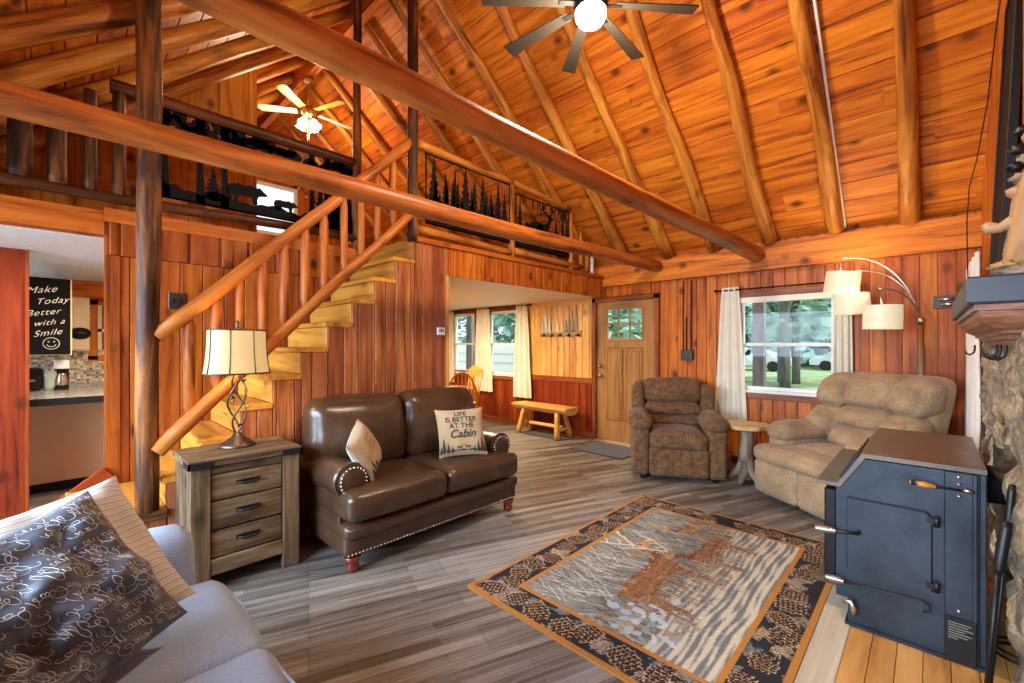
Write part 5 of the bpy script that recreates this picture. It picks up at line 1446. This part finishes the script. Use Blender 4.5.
for k in range(5):
    x = -.34 + k * .17
    m = MB(); m.tube([(x, -.005, -.0), (x, -.03, -.02), (x, -.055, -.02), (x, -.065, .0)], .007, 8); m.lathe([(0, .006), (.022, .004), (.024, 0)], 12, (x, -.006, .0), Matrix.Rotation(pi / 2, 3, 'X')); m.build('hook', M['iron'], t)

# ---- small wall things
t = thing('rod_holder', 'slim dark rods in a small wall bracket between the entrance door and window', 'rod holder', (-2.21, YW - .03, 1.22))
m = MB(); m.box((-.075, -.05, 0), (.075, .005, .13), bev=.006); m.build('bracket', M['darkplate'], t)
for x, z1 in ((-.055, 1.0), (-.015, .55), (.045, 1.0)):
    m = MB(); m.tube([(x, -.02, .10), (x, -.02, z1)], .007, 8); m.build('rod', M['black'], t)
t = thing('wall_bracket', 'dark metal wall bracket above the taupe recliner near the mantel', 'bracket', (.10, YW - .03, 1.74))
m = MB(); m.box((-.075, -.005, 0), (.09, .008, .115), bev=.003); m.build('plate', M['darkplate'], t)
m = MB(); m.tube([(-.05, -.03, .08), (.085, -.03, .08)], .012, 8); m.tube([(-.03, -.035, .035), (.085, -.035, .035)], .016, 8); m.build('bars', M['steel'], t)
t = thing('thermostat', 'small white thermostat on the stair wall edge beside the dining opening', 'thermostat', (XS + .022, 2.535, 1.505))
m = MB(); m.box((0, -.045, 0), (.022, .045, .075), bev=.005); m.build('case', M['plastic'], t)
m = MB(); m.box((.021, -.028, .030), (.0235, .028, .058)); m.build('screen', plain('grey_screen', (.20, .22, .20), .3), t)
t = thing('switch_plate', 'dark bronze switch plate on the wall behind the stair handrail', 'switch plate', (XL + .022, .635, 1.69))
m = MB(); m.box((0, -.055, 0), (.012, .055, .13), bev=.003); m.build('plate', M['darkplate'], t)
m = MB(); m.box((.011, -.030, .045), (.02, -.018, .085)); m.box((.011, .012, .045), (.02, .024, .085)); m.build('switch', M['black'], t)
m = MB(); m.box((-1.70, YW - .035, .02), (-1.44, YW - .014, .10), bev=.004)
for k in range(9): m.box((-1.69 + k * .028, YW - .038, .03), (-1.675 + k * .028, YW - .034, .09))
tag(m.build('wall_vent', M['darkplate'], base=True), 'dark floor vent grille low on the wall under the big window', 'vent')
m = MB(); m.box((-4.20, YW - .035, .28), (-4.12, YW - .014, .40), bev=.004); tag(m.build('outlet_plate', M['darkplate'], base=True), 'dark outlet plate on the red wainscot behind the log bench', 'outlet')

# ---- dining set glimpsed behind the loveseat
def chair(x, y, rz, label, solid):
    t_ = thing('dining_chair', label, 'chair', (x, y, 0), rz)
    m_ = MB(); m_.lathe([(.0, .475), (.17, .47), (.205, .462), (.21, .445), (.18, .435), (0, .435)], 22); m_.build('seat', M['oak'], t_)
    for sx_ in (-1, 1):
        for sy_ in (-1, 1):
            m_ = MB(); m_.tube([(sx_ * .20, sy_ * .20, 0), (sx_ * .175, sy_ * .175, .15), (sx_ * .16, sy_ * .16, .26), (sx_ * .13, sy_ * .13, .44)], [.013, .020, .016, .018], 8); m_.build('leg', M['oak'], t_)
    if solid:
        m_ = MB(); m_.prism([(-.21, .86), (-.20, 1.0), (-.10, 1.05), (0, 1.065), (.10, 1.05), (.20, 1.0), (.21, .86), (0, .89)], (0, .22, 0), X3, Z3, Y3, .022); m_.build('crest_rail', M['oak'], t_)
    else:
        m_ = MB(); m_.tube([(.20 * math.cos(a), .19 + .03 * math.sin(a), .46 + .60 * max(0, math.sin(a)) ** .62) for a in [pi * i / 24 for i in range(25)]], .012, 8); m_.build('bow_back', M['oak'], t_)
    for k in range(7):
        xx = -.15 + .05 * k; zt = .90 if solid else .46 + .60 * max(0, math.sin(math.acos(max(-1, min(1, xx / .2))))) ** .62 - .01
        m_ = MB(); m_.tube([(xx * .8, .165, .45), (xx * .9, .185, (.45 + zt) / 2), (xx, .225, zt)], [.007, .010, .006], 6); m_.build('spindle', M['oak'], t_)
    if solid:
        for s in (-1, 1):
            m_ = MB(); m_.tube([(s * .17, .165, .44), (s * .195, .225, .95)], [.014, .012], 8); m_.build('back_post', M['oak'], t_)
chair(-4.42, 3.72, D(215), 'bow backed spindle chair nearest the loveseat at the dining table', False)
chair(-5.55, 4.62, D(-10), 'oak chair with a solid curved crest rail by the dining window curtain', True)
t = thing('dining_table', 'round oak dining table mostly hidden behind the stair wall', 'table', (-5.35, 3.95, 0))
m = MB(); m.lathe([(0, .72), (.52, .72), (.55, .735), (.55, .75), (.53, .76), (0, .76)], 40); m.build('top', M['trim'], t)
m = MB(); m.lathe([(.05, .10), (.09, .16), (.05, .28), (.07, .50), (.10, .70)], 18); m.build('pedestal', M['oak'], t)
for k in range(4):
    a = k * pi / 2 + .4; m = MB(); m.tube([(.05 * math.cos(a), .05 * math.sin(a), .16), (.25 * math.cos(a), .25 * math.sin(a), .09), (.38 * math.cos(a), .38 * math.sin(a), .025)], [.04, .032, .025], 8); m.build('foot', M['oak'], t)

# ---- kitchen seen through the doorway
t = thing('breakfast_bar', 'beige kitchen bar with a dark edged grey worktop beyond the doorway', 'counter', (-6.1, -.1, 0))
L = t.location.copy()
def kp(par, nm, mat, boxes, bev=.003):
    m_ = MB()
    for lo, hi in boxes: m_.box(V(lo) - par.location, V(hi) - par.location, bev=bev)
    return m_.build(nm, M[mat] if isinstance(mat, str) else mat, par)
kp(t, 'panel', 'beige', [((-6.55, -1.2, .09), (-6.08, 1.1, .89))]); kp(t, 'toe_kick', 'black', [((-6.5, -1.2, 0), (-6.10, 1.1, .09))])
kp(t, 'worktop', 'counter', [((-6.75, -1.25, .905), (-5.50, 1.12, .94))]); kp(t, 'edge_band', 'black', [((-5.515, -1.25, .885), (-5.485, 1.12, .945))])
t = thing('chalkboard', 'black chalkboard panel with handwritten message and smiley on the kitchen cabinet end', 'chalkboard', (-6.10, -.07, 1.32))
m = MB(); m.box((-.02, -.145, 0), (0, .135, .735), bev=.003); m.build('board', M['chalk'], t)
for body, y, x, s in (('Make', .60, -.04, .125), ('Today', .49, .03, .115), ('Better', .385, -.03, .115), ('with a', .285, .01, .11), ('Smile', .185, .0, .115)):
    m = MB(); text_mesh(m, body, lambda a, b: V((.003, a, b + .18 * a)), s * .70, shear=.35, x=x - .02, y=y, bold=-.0006, spacing=1.1); m.build('chalk_word', M['chalkline'], t)
def ring(cx, cz, r, a0, a1, n=20, w=.005, sy=1):
    m = MB(); m.tube([(.003, cx + r * math.cos(a0 + (a1 - a0) * i / n), cz + sy * r * math.sin(a0 + (a1 - a0) * i / n)) for i in range(n + 1)], w * .5, 5); m.build('chalk_smiley', M['chalkline'], t)
ring(.005, .105, .055, 0, 2 * pi); ring(.005, .105, .032, D(200), D(340)); ring(-.013, .122, .004, 0, 2 * pi, 8); ring(.024, .122, .004, 0, 2 * pi, 8)
t = thing('upper_cabinet', 'upper kitchen cabinet carrying the chalkboard on its end', 'cabinet', (-6.5, -.07, 1.31))
kp(t, 'body', 'offwhite', [((-7.39, -.215, 1.31), (-6.125, .075, 2.06))])
t = thing('wall_cabinet', 'cream kitchen wall cabinet with raised panel door left of the kitchen window', 'cabinet', (-7.5, .15, 1.34))
kp(t, 'body', 'offwhite', [((-7.75, -.6, 1.34), (-7.42, .245, 1.99))])
dr_ = kp(t, 'door', 'offwhite', [((-7.42, .075, 1.355), (-7.40, .24, 1.975))]); kp(t, 'door_panel', M['offwhite'], [((-7.402, .10, 1.40), (-7.392, .215, 1.93))], .006)
m = MB(); m.lathe([(0, .04), (.10, .035), (.13, .012), (.13, 0)], 18, V((-7.385, .16, 1.55)) - t.location, Matrix.Rotation(pi / 2, 3, 'Y'), sx=.55, sy=.75)
oo = m.build('oven_mitt', M['black']); oo.location = t.location; tag(oo, 'black rounded mitt hanging on the cream kitchen cabinet door', 'mitt')
mos, nt, b = newmat('mosaic_backsplash')
tc = N(nt, 'ShaderNodeTexCoord').outputs['Object']; sv = N(nt, 'ShaderNodeSeparateXYZ'); nt.links.new(tc, sv.inputs[0]); cv = N(nt, 'ShaderNodeCombineXYZ'); nt.links.new(sv.outputs[1], cv.inputs[0]); nt.links.new(sv.outputs[2], cv.inputs[1])
bk = N(nt, 'ShaderNodeTexBrick'); bk.offset = 0; bk.inputs['Scale'].default_value = 1; bk.inputs['Brick Width'].default_value = .028; bk.inputs['Row Height'].default_value = .028; bk.inputs['Mortar Size'].default_value = .002
bk.inputs['Color1'].default_value = (.05, .03, .02, 1); bk.inputs['Color2'].default_value = (.80, .66, .42, 1); bk.inputs['Mortar'].default_value = (.4, .35, .28, 1); bk.inputs['Bias'].default_value = .1
nt.links.new(cv.outputs[0], bk.inputs['Vector']); nt.links.new(bk.outputs['Color'], b.inputs['Base Color']); b.inputs['Roughness'].default_value = .25
m = MB(); m.box((-7.79, -1.3, .94), (-7.76, 2.6, 1.36)); struct(m, 'wall_backsplash', mos)
m = MB(); m.box((-7.90, -1.3, 0), (-7.79, .26, 2.2)); m.box((-7.90, .26, 0), (-7.79, 2.6, 1.28)); m.box((-7.90, .26, 1.93), (-7.79, 2.6, 2.2)); struct(m, 'wall_kitchen_end', M['pine_yellow'])
m = MB(); m.box((-7.79, -1.3, 1.99), (-7.40, 2.6, 2.19)); struct(m, 'trim_8', M['pine_ceiling'])
o = bpy.data.objects.new('window_5', None); COL.objects.link(o); o['kind'] = 'structure'; o.location = (-7.80, .5, 1.28)
def kw(nm, mat, bxs):
    m_ = MB()
    for lo, hi in bxs: m_.box(V(lo) - o.location, V(hi) - o.location)
    m_.build(nm, M[mat], o)
kw('casing', 'pine_ceiling', [((-7.79, .24, 1.22), (-7.755, .33, 1.99)), ((-7.79, .24, 1.20), (-7.755, .9, 1.27)), ((-7.79, .24, 1.93), (-7.755, .9, 1.99))])
kw('frame', 'white', [((-7.82, .33, 1.27), (-7.78, .37, 1.93)), ((-7.82, .33, 1.58), (-7.78, .9, 1.62)), ((-7.82, .33, 1.27), (-7.78, .9, 1.31))]); kw('pane', 'glass', [((-7.803, .33, 1.27), (-7.80, .9, 1.93))])
t = thing('base_cabinet', 'grey kitchen worktop run under the mosaic backsplash', 'counter', (-7.5, .6, 0))
kp(t, 'body', 'offwhite', [((-7.75, -1.2, 0), (-7.15, 2.5, .90))]); kp(t, 'worktop', 'counter', [((-7.76, -1.25, .905), (-7.10, 2.55, .94))])
t = thing('toaster', 'black toaster at the left end of the kitchen bar', 'toaster', (-6.62, -.20, .94))
rb('shell', t, M['black'], (0, 0, .12), (.20, .15, .23), r=.04, n=7); m = MB(); m.box((.098, -.02, .10), (.115, .02, .12)); m.build('lever', M['steel'], t)
t = thing('green_canister', 'pale green ridged canister between toaster and coffee maker', 'canister', (-6.58, -.085, .94))
m = MB(); m.lathe([(.035, 0), (.045, .05), (.042, .10), (.055, .16), (.05, .20)], 16); m.build('body', plain('pale_green', (.35, .45, .38), .4), t)
t = thing('coffee_maker', 'silver and black coffee maker on the kitchen bar', 'coffee maker', (-6.62, .005, .94))
m = MB(); m.box((-.06, -.055, 0), (.06, .055, .03), bev=.004); m.box((-.06, -.055, .03), (-.01, .055, .30), bev=.004); m.build('body', M['black'], t)
m = MB(); m.box((-.06, -.058, .22), (.07, .058, .31), bev=.008); m.build('brew_head', M['white'], t)
m = MB(); m.lathe([(.035, .032), (.048, .06), (.045, .12), (.035, .16), (.038, .17)], 16, (.02, 0, 0)); m.build('carafe', M['steel'], t)
# ------------------------------------------------------------------ outside
grass, nt, b = newmat('lawn')
tc = N(nt, 'ShaderNodeTexCoord').outputs['Object']
c_ = ramp(nt, noisen(nt, tc, .5, 5, .7), [(.35, (.20, .32, .14)), (.6, (.42, .52, .28)), (.75, (.58, .62, .42))]); nt.links.new(c_, b.inputs['Base Color']); b.inputs['Roughness'].default_value = .95
m = MB(); m.box((-60, 5.75, -.6), (40, 70, -.25)); struct(m, 'ground_outside', grass)
def leafm(name, a, b_):
    m_, nt, b = newmat(name); r = attr(nt, 'rnd', 'Fac')
    nt.links.new(ramp(nt, mathn(nt, 'ADD', mathn(nt, 'MULTIPLY', r, .5), .5), [(0, a), (1, b_)]), b.inputs['Base Color']); b.inputs['Roughness'].default_value = .7
    b.inputs['Subsurface Weight'].default_value = 0; return m_
M['leafd'] = leafm('dark_foliage', (.06, .17, .13), (.24, .42, .32)); M['leafl'] = leafm('light_foliage', (.17, .36, .28), (.55, .74, .60))
M['trunk'] = wood('tree_bark', (.07, .06, .055), (.16, .14, .13), (.26, .24, .22), rough=.9, knots=0, stretch=6)
def tree(x, y, h, r, w, label, z_low, mat='leafd', n=1500, sz=.34):
    t_ = thing('tree', label, 'tree', (x, y, -.25), 0, 'trees outside the windows' if label.startswith('tall dense') else None)
    m_ = MB(); m_.log((0, 0, 0), (0, 0, h * .9), r, r * .35, n=8, wob=.15, rnd=0); m_.build('trunk', M['trunk'], t_)
    m_ = MB()
    for i in range(n):
        f_ = R.random() ** .8; z = z_low + (h - z_low) * f_; rad = w * (1 - f_) ** .7 * R.uniform(.35, 1) ; a = R.uniform(0, 2 * pi)
        p = V((rad * math.cos(a), rad * math.sin(a), z - rad * .25)); d = V((math.cos(a + R.uniform(-.7, .7)), math.sin(a + R.uniform(-.7, .7)), R.uniform(-.6, .35))).normalized(); s_ = d.cross(V((R.uniform(-1, 1), R.uniform(-1, 1), 1))).normalized()
        l = sz * R.uniform(.6, 1.3)
        m_.add([p, p + d * l * .5 + s_ * l * .3, p + d * l, p + d * l * .5 - s_ * l * .3], [(0, 1, 2, 3)], rnd=R.uniform(-1, 1))
    m_.build('foliage', M[mat], t_)
tree(-4.03, 19.4, 15, .19, 4.2, 'thick grey trunk with low green boughs in the middle of the big window', 1.9, 'leafl', 2600, .55)
tree(-4.1, 21.7, 15, .16, 4.0, 'slim dark trunk to the right of the thick one outside the big window', 2.2, 'leafl', 2200, .55)
tree(-4.8, 22.2, 15, .11, 3.6, 'thin dark trunk left of the thick one outside the big window', 2.2, 'leafl', 2000, .55)
tree(-12.6, 15.5, 10, .11, 3.4, 'leafy tree filling the top of the left dining window', 1.6, 'leafl', 2400, .5)
tree(-9.9, 14.6, 10, .10, 3.2, 'leafy tree outside the right dining window', 1.6, 'leafl', 2400, .5)
tree(-14.6, 13.5, 10, .11, 3.2, 'leafy tree at the far left behind the porch post', 1.2, 'leafl', 2400, .5)
k = 0
for y, xs in ((42, (-24, -18, -13, -8.5, -4.5, -.5, 4)), (50, (-30, -21, -15, -10, -6, -1.5, 3)), (34, (-34, -26, -20))):
    for x in xs:
        tree(x + R.uniform(-.8, .8), y + R.uniform(-2, 2), R.uniform(16, 20), .3, R.uniform(4.2, 5.2), 'tall dense evergreen in the wood line beyond the drive', .5, 'leafd' if k % 3 == 0 else 'leafl', 1500, 1.5); k += 1
# porch posts
for x, y, r, lb in ((-1.875, 7.4, .075, 'square porch post outside the big window'), (-8.1, 7.0, .10, 'porch post outside the left dining window')):
    m = MB(); m.box((x - r, y - r, -.25), (x + r, y + r, 3.2)); tag(m.build('porch_post', M['trunk'], base=True), lb, 'post')
def car(x, y, rz, col, label):
    t_ = thing('car', label, 'car', (x, y, -.25), rz)
    pm = plain('car_paint', col, .25, 0, .6, coat=.6)
    pr = [(-2.2, .35), (-2.25, .65), (-2.1, .92), (-1.35, 1.0), (-.75, 1.42), (.75, 1.45), (1.45, 1.02), (2.15, .88), (2.25, .6), (2.2, .35)]
    m_ = MB(); m_.prism(pr, (0, -.85, 0), X3, Z3, Y3, 1.7); m_.build('body', pm, t_)
    m_ = MB(); 
    for y_ in (-.86, .85): m_.prism([(-1.15, 1.0), (-.65, 1.36), (.68, 1.38), (1.2, 1.02)], (0, y_, 0), X3, Z3, Y3, .012)
    m_.build('side_window', M['black'], t_)
    for x_ in (-1.35, 1.35):
        for y_ in (-.88, .70):
            m_ = MB(); m_.lathe([(.0, 0), (.20, 0), (.33, .02), (.34, .16), (.2, .18), (0, .18)], 20, (x_, y_ + .18, .33), Matrix.Rotation(pi / 2, 3, 'X')); wh = m_.build('wheel', M['black'], t_)
            m_ = MB(); m_.lathe([(0, .192), (.19, .188), (.2, .18)], 16, (x_, y_ + .18, .33), Matrix.Rotation(pi / 2, 3, 'X')); m_.build('hubcap', M['steel'], wh)
car(-3.55, 35.3, D(182), (.70, .74, .76), 'pale silver car at the right edge of the big window view')
car(-8.3, 31.5, D(176), (.72, .74, .74), 'pale parked car behind the tree trunks left in the big window view')
t = thing('utility_trailer', 'white ribbed utility trailer parked outside the dining windows', 'trailer', (-9.6, 11.2, -.25), D(3))
m = MB(); m.box((-3.2, -.9, .45), (3.2, .9, 1.68), bev=.04); m.build('body', M['white'], t)
m = MB()
for z in (.75, 1.05, 1.35): m.box((-3.2, -.93, z), (3.2, -.9, z + .03))
m.build('rib', plain('grey_rib', (.5, .5, .5), .5), t)
for x_ in (-.6, .6):
    for y_ in (-.75, .75):
        m = MB(); m.lathe([(.0, -.1), (.25, -.1), (.33, -.06), (.33, .06), (.25, .1), (0, .1)], 18, (x_, y_, .33), Matrix.Rotation(pi / 2, 3, 'X')); m.build('wheel', M['black'], t)

# ------------------------------------------------------------------ light
W = bpy.data.worlds.new('sky'); S.world = W; W.use_nodes = True
bg = W.node_tree.nodes['Background']; bg.inputs[0].default_value = (.72, .86, 1.0, 1); bg.inputs[1].default_value = 1.3
def light(name, typ, loc, energy, color, size=.1, rot=None, sy=None, spread=None):
    l = bpy.data.lights.new(name, typ); l.energy = energy; l.color = color
    if typ == 'AREA':
        l.size = size
        if sy: l.shape = 'RECTANGLE'; l.size_y = sy
        if spread: l.spread = spread
    elif typ != 'SUN': l.shadow_soft_size = size
    o = bpy.data.objects.new(name, l); COL.objects.link(o); o.location = loc
    if rot: o.rotation_euler = rot
    return o
warm = (1.0, .78, .50)
light('fan_light', 'POINT', (-1.53, RY, 3.34), 130, (1.0, .84, .60), .10)
light('loft_fan_light', 'POINT', (-6.0, RY - .05, 4.15), 55, warm, .1)
light('table_lamp_light', 'POINT', (-3.22, .79, 1.36), 7, (1.0, .74, .42), .05)
for c, r, h, tl, tip in S3_: light('drum_light', 'POINT', (c[0], c[1], c[2] + .10), 7, (1.0, .86, .62), .05)
light('kitchen_fill', 'AREA', (-5.0, .75, 2.17), 60, (1.0, .80, .52), .6)  # lamp added to brighten the kitchen and bar panel, no fixture in view
light('dining_light', 'AREA', (-5.3, 3.9, 2.09), 90, (1.0, .84, .58), .7)
# area light added behind the open rear, standing in for daylight from unseen windows
light('rear_daylight_fill', 'AREA', (-2.2, -2.6, 1.9), 300, (.60, .78, 1.0), 4.6, (D(66), 0, 0), 1.8, D(130))
light('loft_daylight', 'AREA', (-7.2, 1.0, 4.0), 30, (.95, .92, .85), 1.2, (D(0), D(-60), 0))
sn = light('sun', 'SUN', (0, 20, 10), 2.2, (1, .96, .88))
sn.rotation_euler = V((-.8, -.12, -.75)).to_track_quat('-Z', 'Y').to_euler()

# ------------------------------------------------------------------ camera
cam = bpy.data.cameras.new('camera'); co = bpy.data.objects.new('camera', cam); COL.objects.link(co)
co.location = (0, 0, 1.41); co.rotation_euler = (D(90), 0, D(43.9))
cam.sensor_width = 36; cam.lens = 434 / 1024 * 36; cam.shift_y = (345 - 341.5) / 1024 ; cam.clip_start = .02
S.camera = co
S.view_settings.view_transform = 'Standard'; S.view_settings.look = 'None'; S.view_settings.gamma = 1; S.view_settings.use_curve_mapping = False
S.view_settings.exposure = .65
S.cycles.max_bounces = 10; S.cycles.diffuse_bounces = 5; S.cycles.transparent_max_bounces = 12; S.cycles.sample_clamp_indirect = 6
